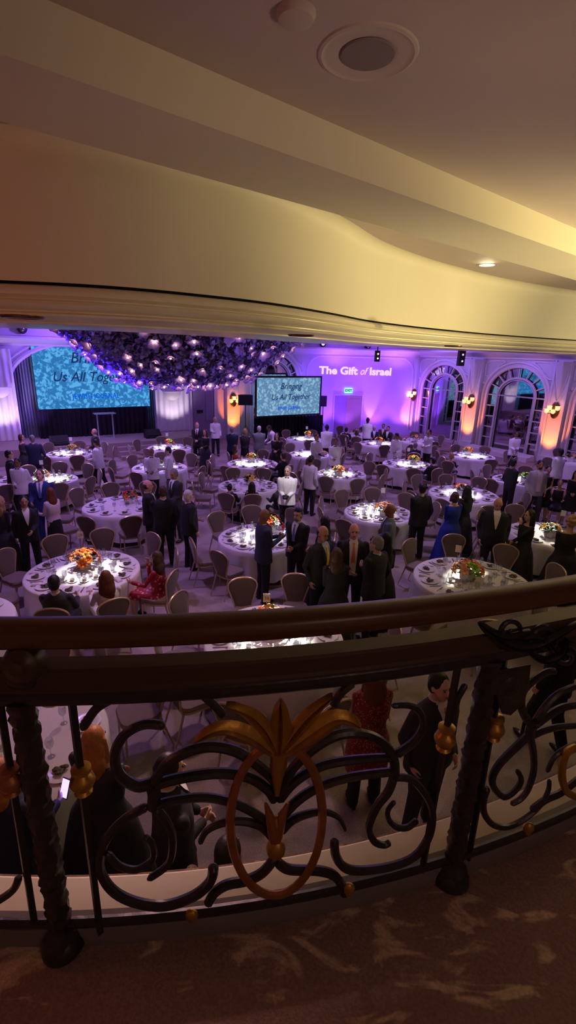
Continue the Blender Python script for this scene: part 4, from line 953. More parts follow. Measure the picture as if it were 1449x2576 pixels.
# ---------------------------------------------------------------- people
JOBS=[]
SK={'fair':(.62,.38,.28),'pink':(.7,.36,.3),'tan':(.45,.25,.15),'brown':(.22,.10,.055),'dark':(.11,.055,.035)}
for k,c in SK.items(): MT['sk_'+k]=mat('skin_'+k,c,.5,var=.06,scale=12,spec=.4)
for k,c in {'black':(.012,.01,.01),'grey':(.2,.19,.19),'white':(.62,.6,.57),'brown':(.06,.03,.018),'blond':(.4,.25,.11),'auburn':(.15,.045,.02),'ginger':(.4,.15,.04)}.items(): MT['hair_'+k]=mat('hair_'+k,c,.5,var=.45,scale=40,bump=.4)
CL={'black':(.010,.010,.013),'navy':(.014,.018,.055),'blue':(.018,.035,.16),'grey':(.13,.16,.2),'charcoal':(.03,.03,.036),'cream':(.72,.7,.7),'white':(.8,.8,.83),'lightgrey':(.45,.43,.47),'royal':(.01,.03,.32),'pinkw':(.75,.6,.7),'brown':(.09,.05,.035),'orange':(.5,.15,.04),'teal':(.2,.25,.25),'shirt':(.82,.8,.78),'bshirt':(.42,.47,.62)}
for k,c in CL.items(): MT['cl_'+k]=mat('cloth_'+k,c,.75,var=.15,scale=14,bump=.15,sheen=.05)
MT['cl_yellow']=mat('yellow_silk',(.85,.75,.12),.4); MT['cl_redtie']=mat('coral_silk',(.7,.2,.1),.4); MT['cl_bluetie']=mat('blue_silk',(.1,.15,.45),.4)
def pattern(name,c1,c2,sc_,thr):
    m,nt,b=nmat(name); N=nt.nodes; L=nt.links; tc=N.new('ShaderNodeTexCoord'); vo=N.new('ShaderNodeTexVoronoi'); vo.inputs['Scale'].default_value=sc_; L.new(tc.outputs['Object'],vo.inputs[0]); cr=N.new('ShaderNodeValToRGB'); cr.color_ramp.elements[0].color=c2+(1,); cr.color_ramp.elements[1].color=c1+(1,); cr.color_ramp.elements[0].position=thr; cr.color_ramp.elements[1].position=thr+.1
    L.new(vo.outputs[0],cr.inputs[0]); L.new(cr.outputs[0],b.inputs[0]); b.inputs['Roughness'].default_value=.6; return m
MT['cl_floral']=pattern('red_floral_fabric',(.35,.008,.02),(.75,.3,.28),14,.25)
MT['cl_glitter']=pattern('red_lace_fabric',(.22,.015,.02),(.5,.25,.08),45,.25)
MT['eye']=mat('dark_eye',(.03,.02,.02),.3); MT['lip']=mat('lip',(.35,.12,.1),.5); MT['shoe']=mat('black_shoe',(.012,.011,.011),.3)
def mround(m4,p): return m4@Vector(p)
def person(px,py,h,yaw,label,skin='fair',hair='short',hc='brown',fit='suit',jc='black',tc=None,shirt='shirt',tie=None,L='down',Rh='down',lean=0,pitch=0,turn=0,sit=None,w=1.0,gloves=False,z0=0,belly=0,extra=None,beard=None,xy=None,slot=None,legs='std'):
    s=h/1.75; tc=tc or jc
    yw=R(yaw or 0)
    SITZ=-.42
    top=h if not sit else (1.75*s+SITZ*s)
    if xy: hp=Vector((xy[0],xy[1],0))
    else: hp=at(px,py,top+z0)
    fwd=Vector((-sin(yw),cos(yw),0))
    base=Vector((hp.x,hp.y,z0))-fwd*(sin(R(lean))*.72*s)
    if sit:
        c,rad,_,_,_=TABLES[sit]; d=(Vector((c.x,c.y,0))-Vector((base.x,base.y,0))); dist=d.length; yw=math.atan2(-d.x,d.y)
        dn=d.normalized(); 
        ang=math.atan2(-dn.y,-dn.x); rr_=max(dist,rad+.44); sgn=1
        for tr_ in range(40):
            a2=ang+sgn*(tr_+1)//2*.12; sgn=-sgn
            base=Vector((c.x+cos(a2)*rr_,c.y+sin(a2)*rr_,0))
            if all((base-b_).length>.58 for _k,b_,_y in SEATED) and all((base-Vector((t_[0].x,t_[0].y,0))).length>t_[1]+.2 for k__,t_ in TABLES.items() if k__!=sit): break
        dn=(Vector((c.x,c.y,0))-base).normalized(); yw=math.atan2(-dn.x,dn.y)
        fwd=Vector((-sin(yw),cos(yw),0)); base-=fwd*(sin(R(lean))*.3)
        SEATED.append((sit,base.copy(),yw))
    
    vox=min(.019,max(.0095,base.length*.00115))
    P=thing('person',label,'person',base,yw)
    if not sit: STAND.append((P,w))
    pz=.93+(SITZ if sit else 0); ln=R(lean)
    def B(p):
        p=Vector(p)
        if sit: p.z+=SITZ
        if p.z>pz:
            y=p.y; z=p.z-pz; p.y=y*cos(ln)+z*sin(ln); p.z=pz+z*cos(ln)-y*sin(ln)
        return p
    S_=lambda p: Vector(p)*s
    def SM(q): q.v=[(v[0]*s,v[1]*s,v[2]*s) for v in q.v]; return q
    fem=fit in('dress','gown','blouse','tunic')
    sw=(.15 if fem else .178)*w
    shd={k:B((k*sw,-.005,1.405)) for k in(-1,1)}
    PRE={'down':(.24,.03,.87),'front':(.05,.22,1.06),'hold':(.14,.30,1.10),'back':(.05,-.19,.97),'face':(.07,.20,1.46),'reach':(.2,.5,1.12),'pocket':(.21,.1,.93),'table':(.16,.40,1.19),'phone':(.06,.30,1.2),'chest':(.05,.2,1.2),'side':(.3,.15,1.0)}
    hands={}; elb={}
    for k,ps in((-1,L),(1,Rh)):
        t=PRE[ps] if isinstance(ps,str) else ps; t=Vector((abs(t[0])*k if isinstance(ps,str) else t[0],t[1],t[2]))
        if ps not in('down',) : t=B(t) if isinstance(ps,str) else (t+Vector((0,0,SITZ if sit else 0)))
        else: t=t+Vector((0,sin(ln)*.4,(SITZ if sit else 0)+.0))
        a=shd[k]; d=t-a; D=min(d.length,.50); d.normalize(); t=a+d*D; l1,l2=.285,.25
        ca=(l1*l1+D*D-l2*l2)/(2*l1*D); ca=max(-1,min(1,ca)); hgt=l1*math.sqrt(1-ca*ca)
        pole=Vector((k*.28,-.6,-.75)); pole=(pole-d*pole.dot(d)).normalized(); e=a+d*l1*ca+pole*hgt
        hands[k]=t; elb[k]=e
    # legs
    if sit: LG={k:(Vector((k*.09,0,.5)),Vector((k*.115,.42,.5)),Vector((k*.12,.40,.09))) for k in(-1,1)}
    elif legs=='walk': LG={-1:(Vector((-.09,0,.92)),Vector((-.1,.14,.5)),Vector((-.1,.16,.09))),1:(Vector((.09,0,.92)),Vector((.1,-.02,.5)),Vector((.1,-.2,.12)))}
    else: LG={k:(Vector((k*.09,0,.92)),Vector((k*.105,.01,.49)),Vector((k*.12,-.02,.09))) for k in(-1,1)}
    # head frame
    hc0=B((0,.012,1.625)); HM=Matrix.Translation(hc0)@Matrix.Rotation(R(turn),4,'Z')@Matrix.Rotation(-ln*.5-R(pitch),4,'X')
    hf=lambda p: HM@Vector(p)
    q=M()
    q.ell((0,-.012,.02),(.073,.093,.103),16,12,hf); q.ell((0,.018,-.04),(.058,.068,.078),14,10,hf); q.ell((0,.05,-.092),(.03,.03,.022),10,6,hf)
    q.cap(hf((0,.078,.012)),hf((0,.1,-.026)),.0095,.015,8)
    for k in(-1,1): q.ell((k*.074,-.008,-.008),(.012,.02,.032),8,6,hf)
    q.ell((0,.066,.028),(.05,.022,.014),10,6,hf)
    q.cap(hf((0,-.02,-.07)),B((0,-.02,1.42)),.053,.062,12)
    W_=.8
    tr=[(.88,.14,.1),(1.0,.135,.095),(1.1,.13,.09),(1.25,.15,.1),(1.38,.16,.095),(1.44,.11,.07)] if not fem else [(.88,.15,.1),(1.0,.135,.09),(1.1,.11,.08),(1.25,.13,.1),(1.38,.13,.085),(1.44,.09,.06)]
    rg=[]
    for z,a,b in tr: rg.append([B((a*w*cos(g),b*sin(g),z)) for g in [2*pi*i/16 for i in range(16)]])
    q.loft(rg)
    for k in(-1,1):
        ra=.042 if not fem else .038
        q.cap(shd[k],elb[k],ra+.006,ra-.004); q.cap(elb[k],hands[k],ra-.004,.024)
        h_,kn,an=LG[k]; q.cap(h_,kn,.085,.058); q.cap(kn,an,.055,.036); q.cap(an,an+Vector((0,.1,-.05)),.034,.028)
    def hand(q,k,ex=0):
        wr=hands[k]; d=(wr-elb[k]).normalized(); inner=Vector((-k,0,0)); nrm=(inner-d*inner.dot(d)); nrm=nrm.normalized() if nrm.length>.1 else Vector((0,0,-1)); sd=d.cross(nrm)
        if sd.z<0 and abs(d.z)<.8: sd=-sd
        elif abs(d.z)>=.8 and sd.y<0: sd=-sd     # thumb side
        pc=wr+d*.045
        q.ell((0,0,0),(1,1,1),10,8,lambda p: pc+d*(p.x*.05)+sd*(p.y*(.04+ex))+nrm*(p.z*(.017+ex)))
        for i,(o,l) in enumerate(((.029,.068),(.010,.077),(-.010,.072),(-.028,.056))):
            b0_=wr+d*.082+sd*o; b1=b0_+(d*.9+nrm*.35).normalized()*l*.55; b2=b1+(d*.5+nrm*.8).normalized()*l*.5; q.cap(b0_,b1,.0095+ex,.009+ex,6); q.cap(b1,b2,.009+ex,.0078+ex,6)
        t0=wr+d*.03+sd*.032; t1=t0+(d*.6+sd*.75+nrm*.2).normalized()*.038; t2=t1+(d*.95+nrm*.3).normalized()*.03; q.cap(t0,t1,.011+ex,.0105+ex,6); q.cap(t1,t2,.0105+ex,.009+ex,6)
    for k in(-1,1): hand(q,k)
    JOBS.append((obj('body',SM(q),'sk_'+skin,P),vox,'body'))
    if gloves:
        for k in(-1,1): q=M(); hand(q,k,.004); q.cap(hands[k]-(hands[k]-elb[k]).normalized()*.03,hands[k]+(hands[k]-elb[k]).normalized()*.03,.034,.034); JOBS.append((obj('glove',SM(q),'cl_black',P),vox,''))
    # face details
    q=M()
    for k in(-1,1): q.ell((k*.03,.078,.008),(.013,.008,.006),8,6,hf); q.cap(hf((k*.016,.084,.026)),hf((k*.044,.072,.027)),.0035,.003,5)
    obj('eyes',SM(q),'eye',P)
    q=M(); q.ell((0,.083,-.06),(.022,.009,.007),8,6,hf); obj('mouth',SM(q),'lip',P)
    # hair
    if hair!='bald':
        q=M()
        if hair=='ring': q.ell((0,-.03,-.005),(.083,.086,.075),16,10,hf)
        elif hair=='kippah':
            q.ell((0,-.028,.01),(.082,.086,.098),16,10,hf)
        else: q.ell((0,-.024,.034),(.083,.094,.1),16,12,hf); q.ell((0,-.045,-.01),(.08,.07,.09),14,10,hf)
        if hair in('long','wavy'):
            g=1.15 if hair=='wavy' else 1
            q.ell((0,-.055,-.06),(.098*g,.062,.14),14,10,hf); q.ell((0,-.075,-.17),(.11*g,.05*g,.14),14,10,hf); q.ell((0,-.08,-.27),(.095*g,.042*g,.11),12,8,hf)
            for k in(-1,1): q.cap(hf((k*.082,-.01,.02)),hf((k*.088,-.005,-.17)),.022*g,.03*g)
        if hair=='bob': q.ell((0,-.04,-.035),(.1,.075,.11),14,10,hf); [q.cap(hf((k*.082,0,.03)),hf((k*.085,.01,-.09)),.022,.026) for k in(-1,1)]
        if hair=='curly':
            r=random.Random(int(px)); 
            for i in range(46):
                a=r.uniform(0,6.28); e=r.uniform(-.7,1.5); q.ell((.1*cos(a)*cos(e),-.035+.085*sin(a)*cos(e)*(1 if sin(a)<0 else .55),.03+.11*sin(e)),(.033,.033,.033),7,5,hf)
        if hair=='bun': q.ell((0,-.13,.03),(.045,.045,.045),10,8,hf)
        JOBS.append((obj('hair',SM(q),'hair_'+hc,P),vox,'hair'))
    if hair=='kippah' : q=M(); q.lathe([(.001,.1),(.04,.095),(.07,.075),(.085,.045),(.086,.04),(.07,.07),(.001,.094)],(0,-.02,.03),16); q.v=[tuple(hf(v)) for v in q.v]; obj('skullcap',SM(q),'cl_black',P)
    if beard: q=M(); q.ell((0,.036,-.075),(.052,.052,.045),12,8,hf); JOBS.append((obj('beard',SM(q),'hair_'+beard,P),vox,'hair'))
    # torso clothing
    jw=w
    if fit in('suit','waiter','shirt','open'):
        prof=[(.80,.2,.145),(.92,.192,.14+belly*.4),(1.02,.182,.132+belly),(1.1,.178,.126+belly),(1.22,.19,.13+belly*.3),(1.33,.2,.128),(1.41,.185,.108),(1.46,.12,.08),(1.485,.075,.066)]
        if fit=='shirt': prof=[(.9,.178,.13)]+prof[2:]
        if sit: prof=[p for p in prof if p[0]>.86]
    elif fit=='tunic': prof=[(.5,.2,.16),(.7,.205,.17),(.9,.19,.15),(1.02,.15,.115),(1.1,.145,.11),(1.22,.16,.125),(1.33,.165,.118),(1.41,.15,.09),(1.45,.1,.07)]
    elif fit=='blouse': prof=[(.95,.165,.12),(1.02,.15,.11),(1.1,.145,.105),(1.22,.155,.12),(1.33,.165,.118),(1.41,.15,.09),(1.45,.1,.07)]
    else: prof=[(.9,.175,.13),(1.0,.155,.11),(1.1,.13,.1),(1.22,.145,.125),(1.33,.15,.115),(1.40,.13,.085),(1.42,.1,.07)]
    def depth(z,x):
        for i in range(len(prof)-1):
            if prof[i][0]<=z<=prof[i+1][0]:
                f=(z-prof[i][0])/(prof[i+1][0]-prof[i][0]); a=prof[i][1]+(prof[i+1][1]-prof[i][1])*f; b=prof[i][2]+(prof[i+1][2]-prof[i][2])*f; break
        else: a,b=prof[-1][1:]
        u=min(.98,abs(x)/(a*jw)); return b*(1-u**2.4)**(1/2.4)
    q=M(); rg=[]
    for z,a,b in prof:
        ring=[]
        for g in [2*pi*i/24 for i in range(24)]:
            cx_=abs(cos(g))**.83*(1 if cos(g)>0 else -1); sy=abs(sin(g))**.83*(1 if sin(g)>0 else -1); ring.append(B((a*jw*cx_,b*sy,z)))
        rg.append(ring)
    q.loft(rg); sl_=.012
    for k in(-1,1):
        a=shd[k]; e=elb[k]; t=hands[k]; r0=.058 if not fem else .046
        if fit in('gown','dress') and extra=='bare': q.cap(a,a+(e-a)*.25,r0-.004,r0-.01)
        else:
            q.cap(a,e,r0,r0-.008); q.cap(e,e+(t-e)*.93,r0-.008,.038)
    if fit in('dress','gown'):
        if not sit:
            r=random.Random(int(abs(px))*3+1); rg=[]; hem=.04 if fit=='gown' else .5
            for i in range(9):
                f=i/8; z=.98-(.98-hem)*f; a=.16+(.17 if fit=='gown' else .07)*f**.8*1.0; 
                if i>0: a+=.02
                rg.append([B((a*w*(1+.05*f*sin(7*g+r.random()*.3))*cos(g),a*.82*(1+.05*f*sin(7*g))*sin(g),z)) for g in [2*pi*k/28 for k in range(28)]])
            q.loft(rg[::-1])
        else:
            q.cap((-.09,0,.5),(-.11,.42,.5),.1,.085); q.cap((.09,0,.5),(.11,.42,.5),.1,.085); q.cap((0,.1,.5),(0,.4,.49),.09,.08)
    nm={'suit':'jacket','waiter':'jacket','open':'jacket','shirt':'shirt','blouse':'blouse','dress':'dress','gown':'gown','tunic':'tunic'}[fit]
    JOBS.append((obj(nm,SM(q),'cl_'+jc,P),vox*1.15,''))
    # lower clothing
    if fit not in('dress','gown'):
        q=M()
        if fit=='blouse' and not sit and tc.endswith('_'): pass
        if fit=='blouse' and not sit:
            rg=[]
            for i in range(7): f=i/6; z=1.0-.62*f; a=.158+.05*f; rg.append([(a*cos(g),a*.8*sin(g)*(1+.03*f*sin(8*g)),z) for g in [2*pi*k/24 for k in range(24)]])
            q.loft(rg[::-1]); JOBS.append((obj('skirt',SM(q),'cl_'+tc,P),vox*1.15,''))
        else:
            q.ell((0,-.0,pz+.0),(.168*w,.125+belly*.3,.12),14,8)
            for k in(-1,1): h_,kn,an=LG[k]; q.cap(h_,kn,.097*w,.075); q.cap(kn,an+Vector((0,0,-.02)),.075,.062)
            JOBS.append((obj('trousers',SM(q),'cl_'+tc,P),vox*1.15,''))
    if not (fit=='gown' and not sit):
        for k in(-1,1):
            an=LG[k][2]; q=M(); q.ell(an+Vector((0,.055,-.052)),(.043,.135,.036),12,8); q.v=[(v[0],v[1],max(v[2],.004)) for v in q.v]; obj('shoe',SM(q),'shoe',P)
    # shirt front, tie, lapels
    if fit in('suit','waiter','open'):
        zt_=1.47; zb_=1.16 if fit=='suit' else 1.10; 
        if fit=='open': zb_=.95
        q=M(); rows=[]; wv=.062 if fit!='open' else .07
        for i in range(9):
            f=i/8; z=zb_+(zt_-zb_)*f; hw=.006+wv*f**.8 if fit!='open' else .05+.02*f
            rows.append([B((hw*u,depth(min(z,1.47),hw*u)+.013,z)) for u in(-1,-.5,0,.5,1)])
        rows.append([B((.05*u,.055+.0*abs(u),1.505)) for u in(-1,-.5,0,.5,1)])
        q.grid(rows); rr2=[[p-Vector((0,.02,0)) for p in r] for r in rows]; q.grid(rr2); obj('shirt_front',SM(q),'cl_'+shirt,P)
        q=M(); rg=[[B((.062*cos(g),-.012+.066*sin(g)*1.0,z-(.018 if sin(g)>.5 else 0))) for g in [2*pi*k/20 for k in range(20)]] for z in(1.455,1.5)]; rg2=[[B((.057*cos(g),-.012+.06*sin(g),z)) for g in [2*pi*k/20 for k in range(20)]] for z in(1.5,1.455)]; q.loft(rg+rg2,cap=False); obj('collar',SM(q),'cl_'+shirt,P)
        q=M()
        for k in(-1,1):
            rows=[]
            for i in range(8):
                f=i/7; z=zb_+(1.45-zb_)*f; hw=(.006+wv*f**.8) if fit!='open' else .05+.02*f; lw=.012+.035*sin(pi*min(1,f*.95+.05))
                rows.append([B((k*(hw-.004),depth(z,hw)+.017,z)),B((k*(hw+lw*.5),depth(z,hw+lw*.5)+.019,z)),B((k*(hw+lw),depth(z,hw+lw)+.011,z))])
            q.grid(rows)
        obj('lapels',SM(q),'cl_'+jc,P)
        if tie=='bow':
            q=M()
            for k in(-1,1): q.loft([[B((k*x,.078+d,1.475+e)) for d,e in((-.008,-hh),(.008,-hh),(.008,hh),(-.008,hh))] for x,hh in((.004,.007),(.03,.02),(.05,.018))])
            q.ell(B((0,.078,1.475)),(.009,.011,.01),8,6); obj('bow_tie',SM(q),'cl_black',P,smooth=False)
        elif tie:
            q=M(); rows=[]
            for z,hw in((1.47,.016),(1.45,.02),(1.43,.012),(1.35,.02),(1.25,.027),(max(zb_-.02,1.16),.032)): rows.append([B((hw*u,max(depth(z,0),.07)+.026-(.004*abs(u)),z)) for u in(-1,0,1)])
            q.grid(rows); obj('tie',SM(q),'cl_'+tie,P)
        if fit!='open':
            q=M()
            for k in range(2): z=zb_-.03-.1*k; q.ell(B((.01,depth(z,0)+.008,z)),(.008,.005,.008),6,4)
            obj('buttons',SM(q),'cl_black' if jc!='black' else 'cl_charcoal',P)
    return P,base,yw,s,hands
SEATED=[]; STAND=[]
# px,py = top of head in the photo
D=lambda *a,**k: person(*a,**k)
wj=dict(fit='waiter',jc='white',tc='black',tie='bow')
D(52,1092,1.62,-80,'woman with a brown bob in dark sequinned dress facing a grey-haired man',hair='bob',hc='brown',fit='gown',jc='charcoal',L='front',Rh='front')
D(80,1094,1.74,25,'grey-haired man in navy suit, back turned, arm out, at far left',hair='short',hc='grey',fit='suit',jc='navy',Rh='side',L='front',w=1.12)
D(237,1078,1.72,95,'balding man in black suit facing left behind the table under the podium',hair='ring',hc='grey',skin='pink',fit='suit',jc='black',L='front',Rh='front')
D(241,1105,1.70,80,'waiter in white jacket walking left before the stage, head bowed',hair='short',hc='black',skin='tan',lean=4,pitch=15,L='hold',Rh='front',legs='walk',**wj)
D(42,1152,1.72,185,'dark-skinned waiter in white jacket with black bow tie at the left',hair='short',hc='black',skin='brown',L='down',Rh='front',**wj)
D(98,1180,1.84,190,'man in blue suit and blue tie looking up, left side of the hall',hair='short',hc='brown',skin='pink',fit='suit',jc='blue',tie='bluetie',L='pocket',Rh='hold',pitch=-18,w=1.12)
D(125,1226,1.62,60,'woman with long auburn hair in pale pink blouse and black skirt',hair='long',hc='auburn',fit='blouse',jc='pinkw',tc='black',L='hold',Rh='front')
D(46,1246,1.70,215,'smiling man in black suit half hidden behind the blond woman at left',hair='short',hc='black',skin='tan',fit='suit',jc='black',L='front',Rh='down')
D(8,1247,1.68,-20,'woman with dark blond hair in black dress at the left edge',hair='wavy',hc='blond',fit='gown',jc='charcoal',L='front',Rh='front')
D(-8,1130,1.75,-60,'dark-suited guest cut off by the left edge beside the stage',hair='short',hc='black',fit='suit',jc='black')
D(382,1127,1.70,190,'bald dark-skinned waiter in white jacket facing a younger waiter',hair='bald',skin='brown',L='front',Rh='hold',turn=-20,**wj)
D(421,1124,1.72,105,'black-haired waiter in white jacket facing left toward the bald waiter',hair='short',hc='black',skin='fair',L='hold',Rh='front',pitch=10,**wj)
D(437,1179,1.80,150,'grey-haired man in charcoal suit behind the group of three men in black',hair='short',hc='grey',skin='tan',fit='suit',jc='charcoal',tie='black',L='front',Rh='down',pitch=12)
D(370,1207,1.80,-80,'bald man in black dinner suit with bow tie facing right, left of the group',hair='ring',hc='brown',skin='pink',fit='suit',jc='black',tie='bow',L='down',Rh='front')
D(409,1222,1.78,20,'man in black suit seen from behind in the middle of the group',hair='short',hc='brown',fit='suit',jc='black',w=1.15,L='front',Rh='down')
D(473,1232,1.74,-50,'silver-haired man with glasses in black overcoat at the right of the group',hair='short',hc='white',skin='fair',fit='suit',jc='black',w=1.15,L='front',Rh='down',belly=.03)
D(489,1062,1.76,180,'white-haired man in black suit with clasped hands near the stage corner',hair='bald',skin='pink',fit='suit',jc='black',tie='black',L='front',Rh='front',turn=10)
D(516,1080,1.66,150,'woman with brown hair in a long black dress near the stage corner',hair='long',hc='brown',fit='gown',jc='black',L='front',Rh='down')
D(541,1048,1.74,200,'waiter in white shirt and bow tie standing before the orange pilaster',hair='ring',hc='grey',skin='pink',fit='waiter',jc='white',tc='black',tie='bow',L='down',Rh='hold',turn=20)
D(586,1073,1.74,-15,'man in dark navy jacket seen from behind near the left loudspeaker',hair='short',hc='grey',fit='suit',jc='navy',L='front',Rh='front',w=1.1)
D(614,1078,1.64,0,'blond woman in dark olive jacket seen from behind near the left loudspeaker',hair='bob',hc='blond',fit='blouse',jc='charcoal',tc='black',L='front',Rh='front',w=1.15)
D(652,1071,1.74,5,'white-haired guest in teal grey jacket seen from behind before the screen',hair='short',hc='white',fit='suit',jc='teal',L='front',Rh='front',w=1.15)
D(676,1064,1.78,120,'waiter in white jacket leaning forward beside the black screen skirt',hair='short',hc='black',skin='brown',lean=28,L='table',Rh='table',**wj)
D(697,1088,1.66,170,'woman in a wide black cape below the smaller screen',hair='long',hc='black',fit='gown',jc='black',L='front',Rh='front',w=1.35)
D(688,1134,1.75,60,'man in black suit seated at the right of the bronze flower table',hair='short',hc='brown',fit='suit',jc='black',sit='j',L='table',Rh='table')
D(588,1211,1.50,None,'boy in black clothes seated with his back to the balcony',hair='short',hc='black',fit='shirt',jc='black',sit='i',L='table',Rh='table')
D(633,1210,1.60,None,'woman with long black hair seated next to the boy, back turned',hair='long',hc='black',fit='dress',jc='black',sit='i',L='table',Rh='table')
D(689,1215,1.60,None,'dark-haired guest in black seated left of the grey-haired waiter',hair='short',hc='black',fit='suit',jc='black',sit='i',L='table',Rh='table')
D(724,1172,1.80,172,'grey-haired waiter in white jacket and black gloves under a bright spotlight',hair='short',hc='grey',skin='fair',L='front',Rh='front',gloves=True,turn=-12,w=1.08,**wj)
D(783,1146,1.74,-40,'waiter in white jacket turned away right of the grey-haired waiter',hair='short',hc='black',skin='brown',L='down',Rh='down',w=1.05,pitch=20,**wj)
P31=D(797,1090,1.78,215,'waiter in bow tie carrying a bread basket in gloved hands',hair='short',hc='brown',skin='tan',L='hold',Rh='front',gloves=True,**wj)
D(845,1102,1.74,170,'waiter with bow tie looking down behind the central round table',hair='short',hc='brown',skin='brown',L='front',Rh='front',pitch=15,**wj)
D(823,1068,1.74,5,'black-haired waiter in white jacket seen from behind near the violet wall door',hair='short',hc='black',skin='dark',L='front',Rh='front',w=1.1,fit='suit',jc='white',tc='black')
D(940,1054,1.76,-10,'waiter in white jacket seen from behind against the violet wall',hair='short',hc='black',skin='dark',L='front',Rh='front',fit='suit',jc='white',tc='black')
D(999,1088,1.72,140,'waiter in white with a cloth over his arm bowing over a far table',hair='short',hc='black',skin='brown',lean=12,pitch=20,L='hold',Rh='hold',fit='waiter',jc='white',tc='white')
D(1081,1080,1.74,120,'waiter in white jacket facing left below the first mirrored arch',hair='short',hc='black',skin='tan',L='hold',Rh='front',**wj)
D(1300,1085,1.76,180,'waiter in white jacket standing in front of the wider mirrored arch',hair='short',hc='black',skin='brown',L='front',Rh='front',**wj)
D(1294,1155,1.74,-70,'man in black shirt with short black hair in profile at the right',hair='short',hc='black',skin='fair',fit='shirt',jc='black',L='pocket',Rh='front')
D(1366,1157,1.84,175,'bearded man in pale jacket and dark trousers standing at the right',hair='short',hc='black',skin='tan',fit='open',jc='lightgrey',tc='charcoal',shirt='pinkw',beard='black',L='down',Rh='down',legs='walk')
D(1388,1172,1.64,150,'woman with tied hair in black dress leaning toward the man in pale jacket',hair='bun',hc='black',fit='dress',jc='black',extra='bare',L='front',Rh='front',turn=20)
D(1412,1128,1.78,20,'waiter in white jacket seen from behind at the right edge',hair='short',hc='black',skin='dark',L='front',Rh='front',w=1.1,fit='suit',jc='white',tc='black')
D(1437,1178,1.62,150,'woman with dark hair in black by the right edge under the last pilaster',hair='long',hc='black',fit='dress',jc='black',L='front',Rh='front')
D(1412,1205,1.66,-120,'seated woman in black with bare forearm, right of the pale-jacket man',hair='bun',hc='brown',fit='dress',jc='black',extra='bare',sit='h',L='table',Rh='table')
D(1063,1215,1.80,15,'man in black suit seen from behind between two right-hand tables',hair='short',hc='black',fit='suit',jc='black',L='front',Rh='down',w=1.08)
D(1146,1237,1.66,10,'woman in a long royal blue gown seen from behind',hair='bob',hc='brown',fit='gown',jc='royal',L='front',Rh='front',w=1.15)
D(1177,1221,1.70,15,'woman with long black hair in black next to the blue gown',hair='long',hc='black',fit='gown',jc='black',L='down',Rh='front')
D(1256,1252,1.82,165,'bald man in a black overcoat looking down behind the right foreground table',hair='ring',hc='brown',skin='pink',fit='suit',jc='black',L='down',Rh='down',pitch=22,w=1.25,belly=.04)
D(1336,1282,1.70,95,'woman with long black hair in black dress touching her chin',hair='long',hc='black',fit='gown',jc='black',L='face',Rh='front')
D(1440,1298,1.72,5,'woman with curly blond hair in black at the right edge',hair='curly',hc='blond',fit='gown',jc='black',L='front',Rh='front',w=1.35)
P51=D(664,1281,1.80,-65,'bald dark-skinned man in navy suit looking at his phone in the centre',hair='bald',skin='brown',fit='suit',jc='navy',tc='black',L='phone',Rh='phone',pitch=22,w=1.05)
D(769,1283,1.76,150,'bearded man with black skullcap and blue tie in a bright light',hair='kippah',hc='black',skin='fair',beard='grey',fit='suit',jc='black',tie='bluetie',L='front',Rh='front',w=1.1)
D(797,1293,1.74,60,'woman with long dark hair in black coat behind the man with yellow tie',hair='long',hc='black',fit='gown',jc='black',L='front',Rh='front',w=1.3)
D(824,1322,1.84,-140,'balding man with bright yellow tie resting a hand on a chair back',hair='ring',hc='black',skin='tan',fit='suit',jc='black',shirt='bshirt',tie='yellow',L='front',Rh='down',pitch=15,w=1.15)
D(888,1320,1.84,178,'bald man with white shirt and coral tie facing the balcony',hair='bald',skin='pink',fit='open',jc='black',tie='redtie',L='down',Rh='front',w=1.1)
D(848,1378,1.68,5,'woman with long dark hair in black gown, back turned, before the coral tie man',hair='long',hc='brown',fit='gown',jc='black',L='front',Rh='front',w=1.1)
D(944,1345,1.80,45,'grey-haired man in black suit raising a hand to the coral tie man',hair='short',hc='grey',fit='suit',jc='black',L='chest',Rh='down',w=1.15,turn=10)
D(972,1340,1.70,10,'woman with straight black hair behind the grey-haired man in black',hair='long',hc='black',fit='gown',jc='black',L='front',Rh='front')
D(984,1268,1.80,80,'dark-skinned bald man with glasses in light grey suit facing left',hair='bald',skin='brown',fit='suit',jc='grey',tie='black',L='front',Rh='front',w=1.1)
D(155,1419,1.76,None,'man in dark suit seated with his back turned at the left foreground table',hair='short',hc='black',fit='suit',jc='charcoal',sit='a',L='table',Rh='table')
D(245,1412,1.72,None,'woman with big auburn hair in white top seated at the left foreground table',hair='wavy',hc='auburn',fit='dress',jc='cream',sit='a',L='table',Rh='table',w=1.1,turn=-15)
D(393,1386,1.70,None,'woman in red floral dress seated at the right of the left foreground table',hair='wavy',hc='brown',fit='dress',jc='floral',sit='a',L='table',Rh='face')
for px,py,hc,jc,lab in((965,1066,'brown','brown','seated guest in brown by the violet wall, left of three'),(977,1072,'black','black','seated guest with black hair by the violet wall, middle of three'),(989,1074,'white','navy','seated white-haired guest in navy by the violet wall, right of three')):
    D(px,py,1.7,None,lab,hair='short',hc=hc,fit='suit',jc=jc,sit='r',L='table',Rh='table')
D(1046,1113,1.72,None,'seated man with glasses near the far table by the first wall sconce',hair='short',hc='grey',fit='suit',jc='navy',sit='w',L='table',Rh='table')
D(1086,1150,1.66,None,'seated dark-haired guest in black right of the yellow flowers',hair='short',hc='black',fit='suit',jc='black',sit='l',L='table',Rh='table')
D(1137,1138,1.62,None,'blond woman in black seated left of the dark orange flowers',hair='bob',hc='blond',fit='dress',jc='black',sit='m',L='table',Rh='table')
D(872,1075,1.66,None,'seated dark-haired guest near the khaki door',hair='short',hc='black',fit='suit',jc='black',sit='z',L='table',Rh='table')
